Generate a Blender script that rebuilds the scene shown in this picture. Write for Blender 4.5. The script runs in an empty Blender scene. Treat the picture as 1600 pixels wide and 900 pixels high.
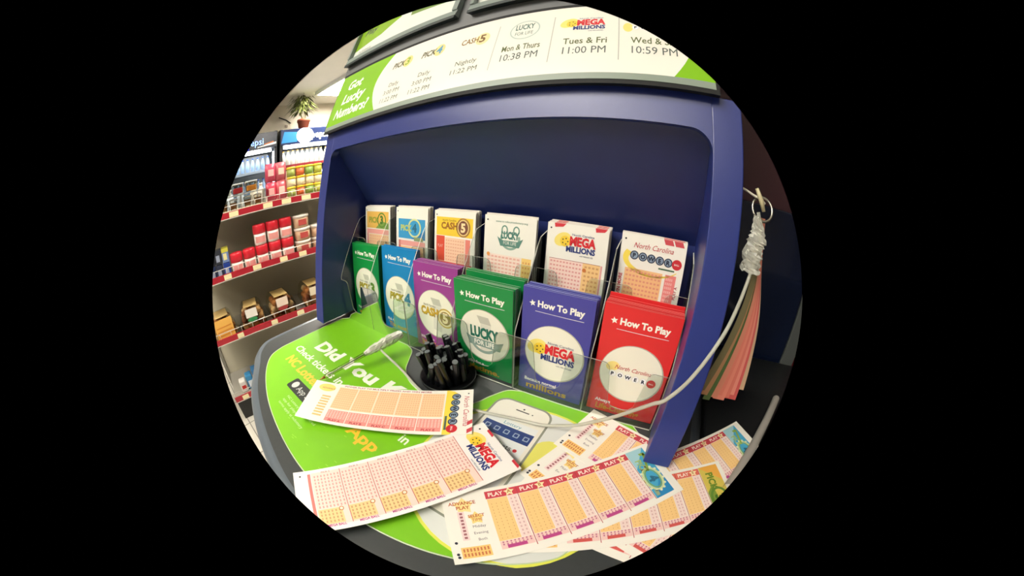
import bpy, bmesh, math, random
from math import pi, sin, cos, radians as RAD
from mathutils import Vector, Matrix
random.seed(7)
SC = bpy.context.scene
COL = bpy.context.collection
S = 0.01                                     # everything below is written in centimetres

# ------------------------------------------------------------------ camera: circular fisheye clip-on lens
cd = bpy.data.cameras.new('camera'); cam = bpy.data.objects.new('camera', cd); COL.objects.link(cam); SC.camera = cam
cd.type = 'PANO'; cd.panorama_type = 'FISHEYE_EQUISOLID'
cd.sensor_width = 36; cd.sensor_height = 36
cd.fisheye_lens = 498.04 / 1600 * 36
cd.fisheye_fov = 2 * 2 * math.asin(461 / 2 / 498.04)
cd.shift_x = 7 / 1600; cd.shift_y = 8 / 1600
cd.clip_start = 0.01; cd.clip_end = 60
cam.location = (0.64396, -0.30598, 0.30809)
cam.rotation_euler = (1.190, -0.019, 0.522)

# ------------------------------------------------------------------ world, lamps, exposure
W = bpy.data.worlds.new('world'); SC.world = W; W.use_nodes = True
W.node_tree.nodes['Background'].inputs[0].default_value = (0.9, 0.95, 1.0, 1)
W.node_tree.nodes['Background'].inputs[1].default_value = 0.25
SC.view_settings.view_transform = 'Standard'; SC.view_settings.look = 'None'
SC.view_settings.gamma = 1; SC.view_settings.use_curve_mapping = False
SC.view_settings.exposure = 0.62
LAMP = 9.0                                   # strength of the ceiling fluorescents

# ------------------------------------------------------------------ materials
MATS = {}
def lin(h):
    h = h.lstrip('#'); c = [int(h[i:i+2], 16) / 255 for i in (0, 2, 4)]
    return tuple(x / 12.92 if x <= .04045 else ((x + .055) / 1.055) ** 2.4 for x in c) + (1,)
def mat(col, rough=.55, metal=0, coat=0, emit=0, noise=0, nscale=60, spec=.5, name=None):
    key = (col, rough, metal, coat, emit, noise, nscale, spec)
    if key in MATS: return MATS[key]
    m = bpy.data.materials.new(name or 'paint_' + col.strip('#')); m.use_nodes = True; nt = m.node_tree
    b = nt.nodes['Principled BSDF']; c = lin(col)
    b.inputs['Base Color'].default_value = c; b.inputs['Roughness'].default_value = rough
    b.inputs['Metallic'].default_value = metal; b.inputs['Coat Weight'].default_value = coat
    b.inputs['Coat Roughness'].default_value = .06
    b.inputs['Specular IOR Level'].default_value = spec
    if emit: b.inputs['Emission Color'].default_value = c; b.inputs['Emission Strength'].default_value = emit
    if noise:
        tc = nt.nodes.new('ShaderNodeTexCoord'); n = nt.nodes.new('ShaderNodeTexNoise'); n.inputs['Scale'].default_value = nscale
        n.inputs['Detail'].default_value = 5
        mx = nt.nodes.new('ShaderNodeMix'); mx.data_type = 'RGBA'; mx.inputs[6].default_value = tuple(x * (1 - noise) for x in c[:3]) + (1,)
        mx.inputs[7].default_value = tuple(min(1, x * (1 + noise)) for x in c[:3]) + (1,)
        nt.links.new(tc.outputs['Object'], n.inputs['Vector']); nt.links.new(n.outputs['Fac'], mx.inputs[0]); nt.links.new(mx.outputs[2], b.inputs['Base Color'])
        bp = nt.nodes.new('ShaderNodeBump'); bp.inputs['Strength'].default_value = .12; bp.inputs['Distance'].default_value = .001
        nt.links.new(n.outputs['Fac'], bp.inputs['Height']); nt.links.new(bp.outputs['Normal'], b.inputs['Normal'])
    MATS[key] = m; return m
def clear(name, tint='#e8f0ee', gloss=.12, rough=.03, glossy=False):
    if name in MATS: return MATS[name]
    m = bpy.data.materials.new(name); m.use_nodes = True; nt = m.node_tree; nt.nodes.clear()
    o = nt.nodes.new('ShaderNodeOutputMaterial'); t = nt.nodes.new('ShaderNodeBsdfTransparent'); t.inputs[0].default_value = lin(tint)
    if glossy: g = nt.nodes.new('ShaderNodeBsdfGlossy'); g.inputs['Color'].default_value = (.9, .9, .9, 1); g.inputs['Roughness'].default_value = rough
    else: g = nt.nodes.new('ShaderNodeBsdfPrincipled'); g.inputs['Base Color'].default_value = lin('#dcdcd0'); g.inputs['Roughness'].default_value = rough
    fr = nt.nodes.new('ShaderNodeFresnel'); fr.inputs[0].default_value = 1.45 if not glossy else 1.17
    ad = nt.nodes.new('ShaderNodeMath'); ad.operation = 'ADD'; ad.use_clamp = True; ad.inputs[1].default_value = gloss
    mx = nt.nodes.new('ShaderNodeMixShader')
    nt.links.new(fr.outputs[0], ad.inputs[0]); nt.links.new(ad.outputs[0], mx.inputs[0]); nt.links.new(t.outputs[0], mx.inputs[1])
    nt.links.new(g.outputs[0], mx.inputs[2]); nt.links.new(mx.outputs[0], o.inputs[0]); MATS[name] = m; return m
ACRYL = clear('clear_acrylic', '#f0f4f2', .02, .03, True)
ACRYL_EDGE = clear('acrylic_edge', '#9aa6a4', .35, .12)
TUBE = clear('clear_vinyl_tube', '#efeede', .5, .1)
TAPE = clear('wrapped_clear_tape', '#f4f4f0', .34, .12)
PET = clear('clear_plastic_clamshell', '#f2f2ea', .02, .08, True)
GLASS = clear('cooler_glass', '#eef2f6', .01, .02, True)
BLUE = mat('#23327c', .36, noise=.05, nscale=90, spec=.6, coat=.18, name='navy_blue_laminate'); BLUE.node_tree.nodes['Principled BSDF'].inputs['Coat Roughness'].default_value = .32
GREY = mat('#393d3e', .42, noise=.1, nscale=150, name='charcoal_counter')
DARK = mat('#17191a', .4, noise=.1, nscale=120, name='black_counter')
SIGNGREY = mat('#6e7072', .38, noise=.03, name='grey_sign_panel')
PAPER = '#f4f1e6'

# ------------------------------------------------------------------ helpers
def link(name, me, parent=None):
    o = bpy.data.objects.new(name, me); COL.objects.link(o)
    if parent: o.parent = parent
    return o
def tag(o, label=None, cat=None, group=None, kind=None):
    if label: o['label'] = label
    if cat: o['category'] = cat
    if group: o['group'] = group
    if kind: o['kind'] = kind
    return o
def empty(name, loc=(0, 0, 0), rz=0):
    o = link(name, None); o.location = Vector(loc) * S; o.rotation_euler.z = rz; o.empty_display_size = .02; return o

class MB:
    """collects polygons (cm) with a material each; builds one mesh object"""
    def __init__(s): s.v = []; s.f = []; s.mi = []; s.ms = []; s.sm = []
    def mid(s, m):
        if m not in s.ms: s.ms.append(m)
        return s.ms.index(m)
    def add(s, vs, fs, m, smooth=False):
        k = len(s.v); s.v += [tuple(p) for p in vs]; i = s.mid(m)
        for f in fs: s.f.append([k + a for a in f]); s.mi.append(i); s.sm.append(smooth)
        return s
    def box(s, a, b, m, bev=0, M=None):
        bm = bmesh.new(); bmesh.ops.create_cube(bm, size=1)
        for v in bm.verts: v.co = Vector([(a[i] + b[i]) / 2 + v.co[i] * (b[i] - a[i]) for i in range(3)])
        if bev: bmesh.ops.bevel(bm, geom=bm.edges[:], offset=bev, segments=2, affect='EDGES', profile=.5)
        return s.bm(bm, m, M, smooth=False)
    def bm(s, bm, m, M=None, smooth=False):
        if M is not None: bm.transform(M)
        bm.verts.index_update()
        s.add([v.co[:] for v in bm.verts], [[v.index for v in f.verts] for f in bm.faces], m, smooth); bm.free(); return s
    def prism(s, pts, ax, a, b, m, bev=0):
        """outline pts (2D) extruded along axis ax from a to b; 2D order: x->(y,z) y->(x,z) z->(x,y)"""
        def P(p, t):
            return {'x': (t, p[0], p[1]), 'y': (p[0], t, p[1]), 'z': (p[0], p[1], t)}[ax]
        bm = bmesh.new(); n = len(pts)
        A = [bm.verts.new(P(p, a)) for p in pts]; B = [bm.verts.new(P(p, b)) for p in pts]
        bm.faces.new(A); bm.faces.new(B[::-1])
        for i in range(n): bm.faces.new([A[i], B[i], B[(i+1) % n], A[(i+1) % n]][::-1])
        bmesh.ops.recalc_face_normals(bm, faces=bm.faces[:])
        if bev: bmesh.ops.bevel(bm, geom=bm.edges[:], offset=bev, segments=2, affect='EDGES', profile=.5)
        return s.bm(bm, m)
    def lathe(s, prof, m, c=(0, 0, 0), n=20, M=None, smooth=True):
        vs = []; fs = []
        for r, z in prof:
            for k in range(n):
                a = 2 * pi * k / n; vs.append(Vector((r * cos(a), r * sin(a), z)))
        for i in range(len(prof) - 1):
            for k in range(n): fs.append([i*n+k, i*n+(k+1) % n, (i+1)*n+(k+1) % n, (i+1)*n+k])
        fs.append(list(range(n))[::-1]); fs.append([(len(prof)-1)*n+k for k in range(n)])
        if M is not None: vs = [M @ v for v in vs]
        vs = [v + Vector(c) for v in vs]
        return s.add(vs, fs, m, smooth)
    def tube(s, pts, r, m, n=10, closed=False):
        pts = [Vector(p) for p in pts]; N = len(pts); vs = []; fs = []; up = Vector((0, 0, 1)); prev = None
        rr = r if isinstance(r, (list, tuple)) else [r] * N
        for i, p in enumerate(pts):
            t = (pts[(i+1) % N] - pts[i-1]) if closed else (pts[min(i+1, N-1)] - pts[max(i-1, 0)])
            t.normalize()
            if prev is None:
                u = t.cross(up); u = t.cross(Vector((1, 0, 0))) if u.length < .05 else u
            else: u = prev - t * prev.dot(t)
            u.normalize(); prev = u; w = t.cross(u)
            for k in range(n):
                a = 2 * pi * k / n; vs.append(p + (u * cos(a) + w * sin(a)) * rr[i])
        for i in range(N if closed else N - 1):
            for k in range(n): fs.append([i*n+k, i*n+(k+1) % n, ((i+1) % N)*n+(k+1) % n, ((i+1) % N)*n+k])
        if not closed: fs.append(list(range(n))[::-1]); fs.append([(N-1)*n+k for k in range(n)])
        return s.add(vs, fs, m, True)
    def build(s, name, parent=None, loc=(0, 0, 0), rz=0):
        me = bpy.data.meshes.new(name); me.from_pydata([tuple(c * S for c in p) for p in s.v], [], s.f)
        for m in s.ms: me.materials.append(m)
        me.polygons.foreach_set('material_index', s.mi); me.polygons.foreach_set('use_smooth', s.sm); me.update()
        o = link(name, me, parent); o.location = Vector(loc) * S; o.rotation_euler.z = rz; return o
def spline(pts, k=6):
    P = [Vector(p) for p in pts]; out = []
    for i in range(len(P) - 1):
        a, b, c, d = P[max(i-1, 0)], P[i], P[i+1], P[min(i+2, len(P)-1)]
        for j in range(k):
            t = j / k; out.append(.5 * ((2*b) + (c-a)*t + (2*a-5*b+4*c-d)*t*t + (3*b-a-3*c+d)*t**3))
    out.append(P[-1]); return out

# ---- lettering: built-in font turned into flat polygons
TX = {}
def glyphs(t, bold=0, shear=0, res=2):
    key = (t, bold, shear)
    if key in TX: return TX[key]
    c = bpy.data.curves.new('lettering', 'FONT'); c.body = t; c.size = 1; c.offset = bold; c.shear = shear; c.resolution_u = res
    c.align_x = 'CENTER'; c.align_y = 'TOP_BASELINE'; c.fill_mode = 'FRONT' if hasattr(c, 'fill_mode') else c.fill_mode
    o = bpy.data.objects.new('lettering', c); COL.objects.link(o)
    me = bpy.data.meshes.new_from_object(o.evaluated_get(bpy.context.evaluated_depsgraph_get()))
    vs = [(v.co.x, v.co.y) for v in me.vertices]; fs = [list(p.vertices) for p in me.polygons]
    bpy.data.objects.remove(o); bpy.data.curves.remove(c); bpy.data.meshes.remove(me)
    if vs:
        x0 = min(v[0] for v in vs); x1 = max(v[0] for v in vs)
        vs = [(v[0] - (x0 + x1) / 2, v[1]) for v in vs]; w = x1 - x0
    else: w = 0
    TX[key] = (vs, fs, w); return TX[key]

class Print:
    """flat artwork in its own 2D frame; emitted onto a surface by a function fn(x, y, height)"""
    def __init__(s): s.items = []
    def poly(s, pts, col, l=1, fs=None, **k): s.items.append((list(pts), fs or [list(range(len(pts)))], mat(col, **k) if isinstance(col, str) else col, l)); return s
    def rect(s, x0, y0, x1, y1, col, l=1, step=1.2, **k):
        nx = max(1, int(abs(x1-x0) / step)); ny = max(1, int(abs(y1-y0) / step)); pts = []; fs = []
        for j in range(ny + 1):
            for i in range(nx + 1): pts.append((x0 + (x1-x0)*i/nx, y0 + (y1-y0)*j/ny))
        for j in range(ny):
            for i in range(nx): a = j*(nx+1)+i; fs.append([a, a+1, a+nx+2, a+nx+1])
        return s.poly(pts, col, l, fs, **k)
    def ell(s, cx, cy, rx, ry, col, l=1, n=32, rot=0, a0=0, a1=2*pi, **k):
        pts = []
        for i in range(n):
            a = a0 + (a1-a0)*i/n; x, y = rx*cos(a), ry*sin(a); pts.append((cx + x*cos(rot) - y*sin(rot), cy + x*sin(rot) + y*cos(rot)))
        return s.poly(pts, col, l, **k)
    def ring(s, cx, cy, rx, ry, w, col, l=1, n=32, rot=0, a0=0, a1=2*pi, w1=None, **k):
        pts = []; fs = []; w1 = w if w1 is None else w1
        for i in range(n + 1):
            a = a0 + (a1-a0)*i/n; ww = w + (w1 - w) * i / n
            for q in (0, ww):
                x, y = (rx-q)*cos(a), (ry-q)*sin(a); pts.append((cx + x*cos(rot) - y*sin(rot), cy + x*sin(rot) + y*cos(rot)))
        for i in range(n): fs.append([2*i, 2*i+2, 2*i+3, 2*i+1])
        return s.poly(pts, col, l, fs, **k)
    def star(s, cx, cy, r, col, l=2, rot=0, k=.45, n=5):
        return s.poly([(cx + (r if i % 2 == 0 else r*k)*cos(pi/2+rot+i*pi/n), cy + (r if i % 2 == 0 else r*k)*sin(pi/2+rot+i*pi/n)) for i in range(2*n)], col, l)
    def text(s, t, cx, cy, h, col, l=2, rot=0, bold=0, w=None, shear=0, align='c', **k):
        """cap height h, centred on cx; baseline at cy (in the rotated frame); w squeezes to a width"""
        vs, fs, tw = glyphs(t, bold, shear)
        if not vs: return s
        sy = h / .70; sx = (w / tw) if w else sy
        off = {'c': 0, 'l': tw*sx/2, 'r': -tw*sx/2}[align]
        pts = [((v[0]*sx+off), v[1]*sy) for v in vs]
        pts = [(cx + x*cos(rot) - y*sin(rot), cy + x*sin(rot) + y*cos(rot)) for x, y in pts]
        return s.poly(pts, col, l, fs, **k)
    def emit(s, mb, fn, lay=.012):
        for pts, fs, m, l in s.items: mb.add([fn(x, y, l * lay) for x, y in pts], fs, m)
        return mb

# ================================================================== THE SHOP: floor, ceiling, walls
def struct(name, mb): return tag(mb.build(name), kind='structure')
def tile_mat():
    m = bpy.data.materials.new('vinyl_floor_tiles'); m.use_nodes = True; nt = m.node_tree; b = nt.nodes['Principled BSDF']
    tc = nt.nodes.new('ShaderNodeTexCoord'); br = nt.nodes.new('ShaderNodeTexBrick'); br.offset = 0
    br.inputs['Color1'].default_value = lin('#c9c5ba'); br.inputs['Color2'].default_value = lin('#bdb9ae'); br.inputs['Mortar'].default_value = lin('#77746c')
    br.inputs['Scale'].default_value = 1; br.inputs['Brick Width'].default_value = .305; br.inputs['Row Height'].default_value = .305; br.inputs['Mortar Size'].default_value = .004
    nt.links.new(tc.outputs['Object'], br.inputs['Vector']); nt.links.new(br.outputs['Color'], b.inputs['Base Color']); b.inputs['Roughness'].default_value = .3
    return m
struct('floor', MB().box((-640, -420, -104), (300, 520, -100), tile_mat()))
struct('ceiling', MB().box((-640, -420, 170), (300, 520, 174), mat('#e6e2d6', .8, noise=.04, nscale=8, name='ceiling_tile')))
GA = RAD(82)                                   # the gondola and the coolers run along this direction
def gw(x, y, z): return (-126 + x*cos(GA) - y*sin(GA), -32 + x*sin(GA) + y*cos(GA), -100 + z)
wl = MB().box((-330, 340, 0), (420, 346, 270), mat('#efe6d4', .8, noise=.02, nscale=5, name='cream_wall_paint'))
o = struct('wall_left', wl); o.location = Vector((-126, -32, -100)) * S; o.rotation_euler.z = GA
struct('wall_back', MB().box((-640, 516, -100), (300, 520, 170), mat('#ded8c8', .8, noise=.02, nscale=5, name='back_wall_paint')))
struct('wall_right', MB().box((296, -420, -100), (300, 520, 170), mat('#4a4440', .8, noise=.02, nscale=5, name='dim_wall_paint')))
struct('wall_front', MB().box((-640, -424, -100), (300, -420, 170), mat('#8a8680', .8, noise=.02, nscale=5, name='front_wall_paint')))
# dark maroon partition behind the kiosk
struct('wall_partition', MB().box((40, 44, -100), (296, 50, 170), mat('#45242a', .5, noise=.15, nscale=6, name='maroon_partition')))

# ceiling fluorescents
def fixture(x, y, label, lx=60, ly=30, k=1.0, rz=0):
    e = empty('ceiling_light', (x, y, 170), rz)
    tag(e, label, 'ceiling light', 'fluorescent fixtures on the ceiling')
    f = MB(); f.box((-lx-3, -ly-3, -6), (-lx, ly+3, 0), mat('#e8e8e4', .5)); f.box((lx, -ly-3, -6), (lx+3, ly+3, 0), mat('#e8e8e4', .5))
    f.box((-lx, -ly-3, -6), (lx, -ly, 0), mat('#e8e8e4', .5)); f.box((-lx, ly, -6), (lx, ly+3, 0), mat('#e8e8e4', .5)); f.build('frame', e)
    MB().box((-lx, -ly, -5), (lx, ly, -1), mat('#fff8ec', .6, emit=LAMP*k, name='lit_diffuser')).build('diffuser', e)
fixture(-320, 196, 'lit ceiling light glowing above the potted plant and drink coolers', 45, 20, 8.0)
fixture(-50, 95, 'added ceiling light brightening the snack shelving from above its right end', 60, 30, 2.4)  # added fixture: brightens the shelving while the kiosk shields its own counter
fixture(-40, -120, 'ceiling light over the aisle between the snack shelving and the lottery stand', 60, 30, 1.5)
fixture(20, -190, 'ceiling light over the aisle in front of the lottery stand', 60, 30)
fixture(-60, -300, 'ceiling light far out in front of the lottery stand')

# ================================================================== LOTTERY KIOSK
def fy(z, off=0): return -4.3 + 8.0 * z / 41.7 + off        # leaning front face
K = empty('lottery_play_station', (36, 10, 0))
tag(K, 'navy blue lottery play station with lit-looking header sign and a deep display recess', 'kiosk')
K['label'] = 'large navy blue lottery play station with header sign and deep display recess'
def kb(mb, name): o = mb.build(name, K); o.location = Vector((-36, -10, 0)) * S; return o
XL, XR = 0.0, 71.7
prof = [(fy(.9), 0.9), (fy(41.4), 41.4), (26, 41.4), (26, .15), (4.2, .15), (4, .9)]
kb(MB().prism(prof, 'x', XL, 3.46, BLUE, .14), 'side_panel')
kb(MB().prism(prof, 'x', 68.25, XR, BLUE, .14), 'side_panel')
# head band: front board of the frame with rounded opening corners
hb = MB(); pts = [(3.46, 41.4), (3.46, 35.6)]
for k in range(9): a = pi - (pi/2)*k/8; pts.append((3.46 + 1.9 + 1.9*cos(a), 35.4 + 1.9*sin(a)))
for k in range(9): a = pi/2 - (pi/2)*k/8; pts.append((68.25 - 2.4 + 2.4*cos(a), 34.9 + 2.4*sin(a)))
pts += [(68.25, 41.4)]
vs = [(x, fy(z), z) for x, z in pts] + [(x, fy(z, 1.6), z) for x, z in pts]; n = len(pts)
hb.add(vs, [list(range(n)), list(range(2*n-1, n-1, -1))] + [[i, i+n, (i+1) % n + n, (i+1) % n] for i in range(n)], BLUE)
kb(hb, 'head_board')
# sloping soffit panel and upright back panel of the recess
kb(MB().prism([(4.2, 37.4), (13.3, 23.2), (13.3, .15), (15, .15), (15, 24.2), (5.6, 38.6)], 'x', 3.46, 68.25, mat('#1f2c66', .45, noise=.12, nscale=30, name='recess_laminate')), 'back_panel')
kb(MB().box((0, 15.2, 38.8), (71.7, 25.8, 41.3), BLUE), 'top_board')
# counter top with bowed front
def arc(pts, k=6): return [(p.x, p.y) for p in spline([(a, b, 0) for a, b in pts], k)]
front = arc([(-2.8, -14), (-2.4, -17.6), (.6, -20.6), (5, -22.6), (12, -25.8), (20, -28.2), (29, -30), (37, -30.9), (45, -30.4), (53, -28.8), (61, -26), (68, -22.6), (74, -18.5), (74.8, -14)])
ct = MB().prism([(-2.8, 28)] + front + [(74.8, 28)], 'z', -3.2, 0, GREY)
kb(ct, 'countertop')
rim = [(x, y, -1.6) for x, y in front]
kb(MB().tube([(-2.8, 28, -1.6)] + rim + [(74.8, 28, -1.6)], 1.7, mat('#59626a', .3, name='rubber_edge_band'), n=12), 'edge_band')
kb(MB().prism([(2, 26), (2, -12), (20, -20), (52, -20), (70, -12), (70, 26)], 'z', -100, -3.2, mat('#202226', .5)), 'base_cabinet')

# header sign: leaning box with printed insert
def hp(x, v, h=0):                                       # x across (cm), v up the sign face 0..14.8
    y0, z0 = 2.4, 41.3; d = Vector((0, 5.0, 14.1)).normalized(); nrm = Vector((0, -d.z, d.y))
    p = Vector((x, y0, z0)) + d * v + nrm * h; return tuple(p)
sg = MB()
c0 = [hp(.4, -.15, .15), hp(69.2, -.15, .15), hp(69.2, 15.2, .15), hp(.4, 15.2, .15)]
bk = [(.4, 6.5, 41.5), (69.2, 6.5, 41.5), (69.2, 12.5, 56), (.4, 12.5, 56)]
sg.add(c0 + bk, [[0, 1, 2, 3], [7, 6, 5, 4], [0, 4, 5, 1], [3, 2, 6, 7], [0, 3, 7, 4], [1, 5, 6, 2]], mat('#0c0d0e', .7))
sign = kb(sg, 'header_sign')
pr = Print(); GRN = '#86c61e'
X0, X1, H = .8, 68.8, 14.4
GL = dict(rough=.22, coat=.6)
pr.rect(X0, 1.4, X1, H, '#86c61e', 1, **GL)
def rrect(p, x0, y0, x1, y1, r, col, l, **k):
    pts = []
    for cx, cy, a in ((x1-r, y1-r, 0), (x0+r, y1-r, pi/2), (x0+r, y0+r, pi), (x1-r, y0+r, 1.5*pi)):
        for i in range(7): pts.append((cx + r*cos(a+pi/2*i/6), cy + r*sin(a+pi/2*i/6)))
    p.poly(pts, col, l, **k)
bulge = [(63.6 + 3.2*sin(pi*(t+1)/14), 1.4 + 13.0*t/12) for t in range(13)]
bl2 = [(19.6 - 3.6*sin(pi*(t+1)/14), 1.4 + 13.0*t/12) for t in range(12, -1, -1)]
pr.poly(bulge + bl2, '#f7f5ea', 2, **GL)
pr.text('Got', 7.6, 9.7, 2.3, '#f4f8e8', 3, bold=.03, shear=.2, w=5.4); pr.text('Lucky', 8.8, 6.2, 2.3, '#f4f8e8', 3, bold=.03, shear=.2, w=8.6); pr.text('Numbers?', 9.4, 2.9, 2.2, '#f4f8e8', 3, bold=.03, shear=.2, w=12.6)
cols = [22.2, 29.4, 37.4, 45.7, 54.1, 62.3]
for x in (41.6, 49.8, 58.2): pr.rect(x-.06, 3.4, x+.06, 12.4, '#b8b8ae', 3)
def smallball(p, x, y, r, ch, l): p.ell(x, y, r, r, '#f2c531', l); p.text(ch, x, y - r*.45, r*.9, '#35363a', l+1, bold=.02)
for x, a, b in ((cols[0], '3', '#8fae2a'), (cols[1], '4', '#4f97b8')):
    pr.text('PICK', x-.6, 9.9, 1.3, '#5d5a34', 4, bold=.03, shear=.2, w=3.2); pr.ell(x+1.6, 10.6, 1.1, 1.3, '#e8d489', 3); pr.text(a, x+1.6, 9.8, 1.7, b, 4, bold=.03)
pr.text('CASH', cols[2]-.5, 9.9, 1.2, '#8a6a2a', 4, bold=.02, w=3.0); pr.ell(cols[2]+1.7, 10.4, 1.2, 1.3, '#ecd9a0', 3); pr.text('5', cols[2]+1.7, 9.7, 1.6, '#7a5a2a', 4, bold=.03)
pr.text('LUCKY', cols[3], 10.6, 1.1, '#5b7a70', 4, bold=.03, w=2.8); pr.text('FOR LIFE', cols[3], 9.4, .7, '#5b7a70', 4, w=2.6); pr.ring(cols[3], 10.5, 2.2, 2.0, .2, '#b9c8c0', 3)
def mega(p, x, y, s, l=3, rot=0):
    c, n_ = cos(rot), sin(rot)
    def q(a, b): return (x + (a*c - b*n_)*s, y + (a*n_ + b*c)*s)
    a = q(-1.62, .55); p.ell(a[0], a[1], .85*s, .6*s, '#f6e27a', l, rot=rot+.5); a = q(-1.35, .4); p.ell(a[0], a[1], .5*s, .5*s, '#f4cf3a', l+1)
    for k in range(5): b = q(-1.35 + .27*cos(k*1.257), .4 + .27*sin(k*1.257)); p.ell(b[0], b[1], .07*s, .07*s, '#3a3520', l+2, n=6)
    a = q(.35, 1.0); p.text('North Carolina', a[0], a[1], .2*s, '#2b3a80', l+2, rot=rot, w=2.1*s)
    a = q(.35, .12); p.text('MEGA', a[0], a[1], .78*s, '#d8232f', l+2, rot=rot, bold=.05, w=2.5*s)
    a = q(.2, -.5); p.text('MILLIONS', a[0], a[1], .5*s, '#22367e', l+2, rot=rot, bold=.04, w=2.8*s)
    a = q(.8, -.82); p.text('with MEGAPLIER', a[0], a[1], .13*s, '#44507a', l+2, rot=rot, w=1.3*s)
def power(p, x, y, s, l=3, rot=0, dark=True, script=True):
    c, n_ = cos(rot), sin(rot)
    def q(a, b): return (x + (a*c - b*n_)*s, y + (a*n_ + b*c)*s)
    for k, ch in enumerate('POWER'):
        a = q(-1.75 + .72*k, -.03*k); p.ell(a[0], a[1], .36*s, .36*s, '#2c3a52' if dark else '#e9e9e2', l, n=20)
        p.ell(a[0], a[1], .27*s, .27*s, '#8fa3b8' if dark else '#ffffff', l+1, n=20)
        b = q(-1.75 + .72*k, -.03*k - .17); p.text(ch, b[0], b[1], .34*s, '#14213a', l+2, rot=rot, bold=.05)
    a = q(1.87, -.15); p.ell(a[0], a[1], .42*s, .42*s, '#cf2a35', l+1, n=20); b = q(1.87, -.22); p.text('BALL', b[0], b[1], .14*s, '#f4e8e4', l+2, rot=rot, bold=.02)
    if script: a = q(.0, .56); p.text('North Carolina', a[0], a[1], .42*s, '#c22a3c', l+1, rot=rot, shear=.35, w=3.3*s)
mega(pr, cols[4]+.1, 9.9, 1.45, 3)
pr.ell(cols[5]-3.0, 9.4, .6, .9, '#f3df7c', 3); power(pr, cols[5]+.1, 9.4, 1.25, 4, dark=False, script=False)
for x, rows in ((cols[0], ('Daily', '3:00 PM', '11:22 PM')), (cols[1], ('Daily', '3:00 PM', '11:22 PM')), (cols[2], ('Nightly', '11:22 PM', ''))):
    for k, t in enumerate(rows): pr.text(t, x, 5.6 - 1.6*k, .9, '#5f6a58', 4) if t else None
for x, a, b in ((cols[3], 'Mon & Thurs', '10:38 PM'), (cols[4], 'Tues & Fri', '11:00 PM'), (cols[5], 'Wed & Sat', '10:59 PM')):
    pr.text(a, x, 6.4, 1.1, '#5f6a3c', 4, bold=.012, w=5.4); pr.text(b, x, 4.6, 1.25, '#55605a', 4, w=5.2)
pr.rect(X0, .45, X1, 1.4, '#8f9c90', 2, rough=.3)
ins = MB(); pr.emit(ins, lambda x, y, h: hp(x, y, .2 + h)); i_ = ins.build('printed_insert', sign); 

# upper grey fascia with two poster frames
def up(x, v, h=0):
    d = Vector((0, 3.3, 12.4)).normalized(); nrm = Vector((0, -d.z, d.y)); p = Vector((x, 7.9, 55.6)) + d*v + nrm*h; return tuple(p)
f_ = MB(); c0 = [up(-1.2, 0), up(71.5, 0), up(71.5, 22), up(-1.2, 22)]; bk = [(p[0], p[1]+6, p[2]) for p in c0]
f_.add(c0 + bk, [[0, 1, 2, 3], [7, 6, 5, 4], [0, 4, 5, 1], [3, 2, 6, 7], [0, 3, 7, 4], [1, 5, 6, 2]], SIGNGREY); kb(f_, 'upper_fascia')
kb(MB().box((8, 16.2, 25.9), (63, 25.8, 70), mat('#2a2c30', .5)), 'rear_support')
for k, (xa, xb) in enumerate(((-.8, 32.0), (34.6, 70.6))):
    fr = MB()
    for (a, b, c, d) in ((xa, 3.2, xb, 4.9), (xa, 20, xb, 21.5), (xa, 4.9, xa+.7, 20), (xb-1.1, 4.9, xb, 20)):
        V = [up(a, b, .1), up(c, b, .1), up(c, d, .1), up(a, d, .1), up(a, b, 1.3), up(c, b, 1.3), up(c, d, 1.0), up(a, d, 1.0)]
        fr.add(V, [[0, 3, 2, 1], [4, 5, 6, 7], [0, 1, 5, 4], [1, 2, 6, 5], [2, 3, 7, 6], [3, 0, 4, 7]], mat('#87938f', .3, spec=.5))
    V = [up(xa, 3.0, .1), up(xb, 3.0, .1), up(xb, 3.25, .1), up(xa, 3.25, .1), up(xa, 2.5, 1.35), up(xb, 2.5, 1.35), up(xb, 3.25, 1.35), up(xa, 3.25, 1.35)]
    fr.add(V, [[0, 3, 2, 1], [4, 5, 6, 7], [0, 1, 5, 4], [1, 2, 6, 5], [2, 3, 7, 6], [3, 0, 4, 7]], mat('#1c2a2c', .4))
    F_ = kb(fr, 'poster_frame')
    q = Print(); q.rect(xa+.7, 4.9, xb-1.1, 20, '#e9eee8', 1, **GL)
    if k == 0:
        q.poly([(xa+.7, 7.2), (xa+.7, 20), (xa+8, 20), (xa+15.5, 12.0), (xa+10, 9.0)], '#8dbb2c', 2, **GL)
        q.poly([(18, 10.5), (31, 9.5), (31, 16), (17, 19)], '#7f9c58', 2, **GL); q.text('Play', xa+5, 11.5, 2.0, '#253018', 3, shear=.25, bold=.02)
        q.text('nclottery', xa+5.2, 6.0, .9, '#8a8a80', 3)
    m_ = MB(); q.emit(m_, lambda x, y, h: up(x, y, .25 + h)); m_.build('poster', F_)

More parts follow.
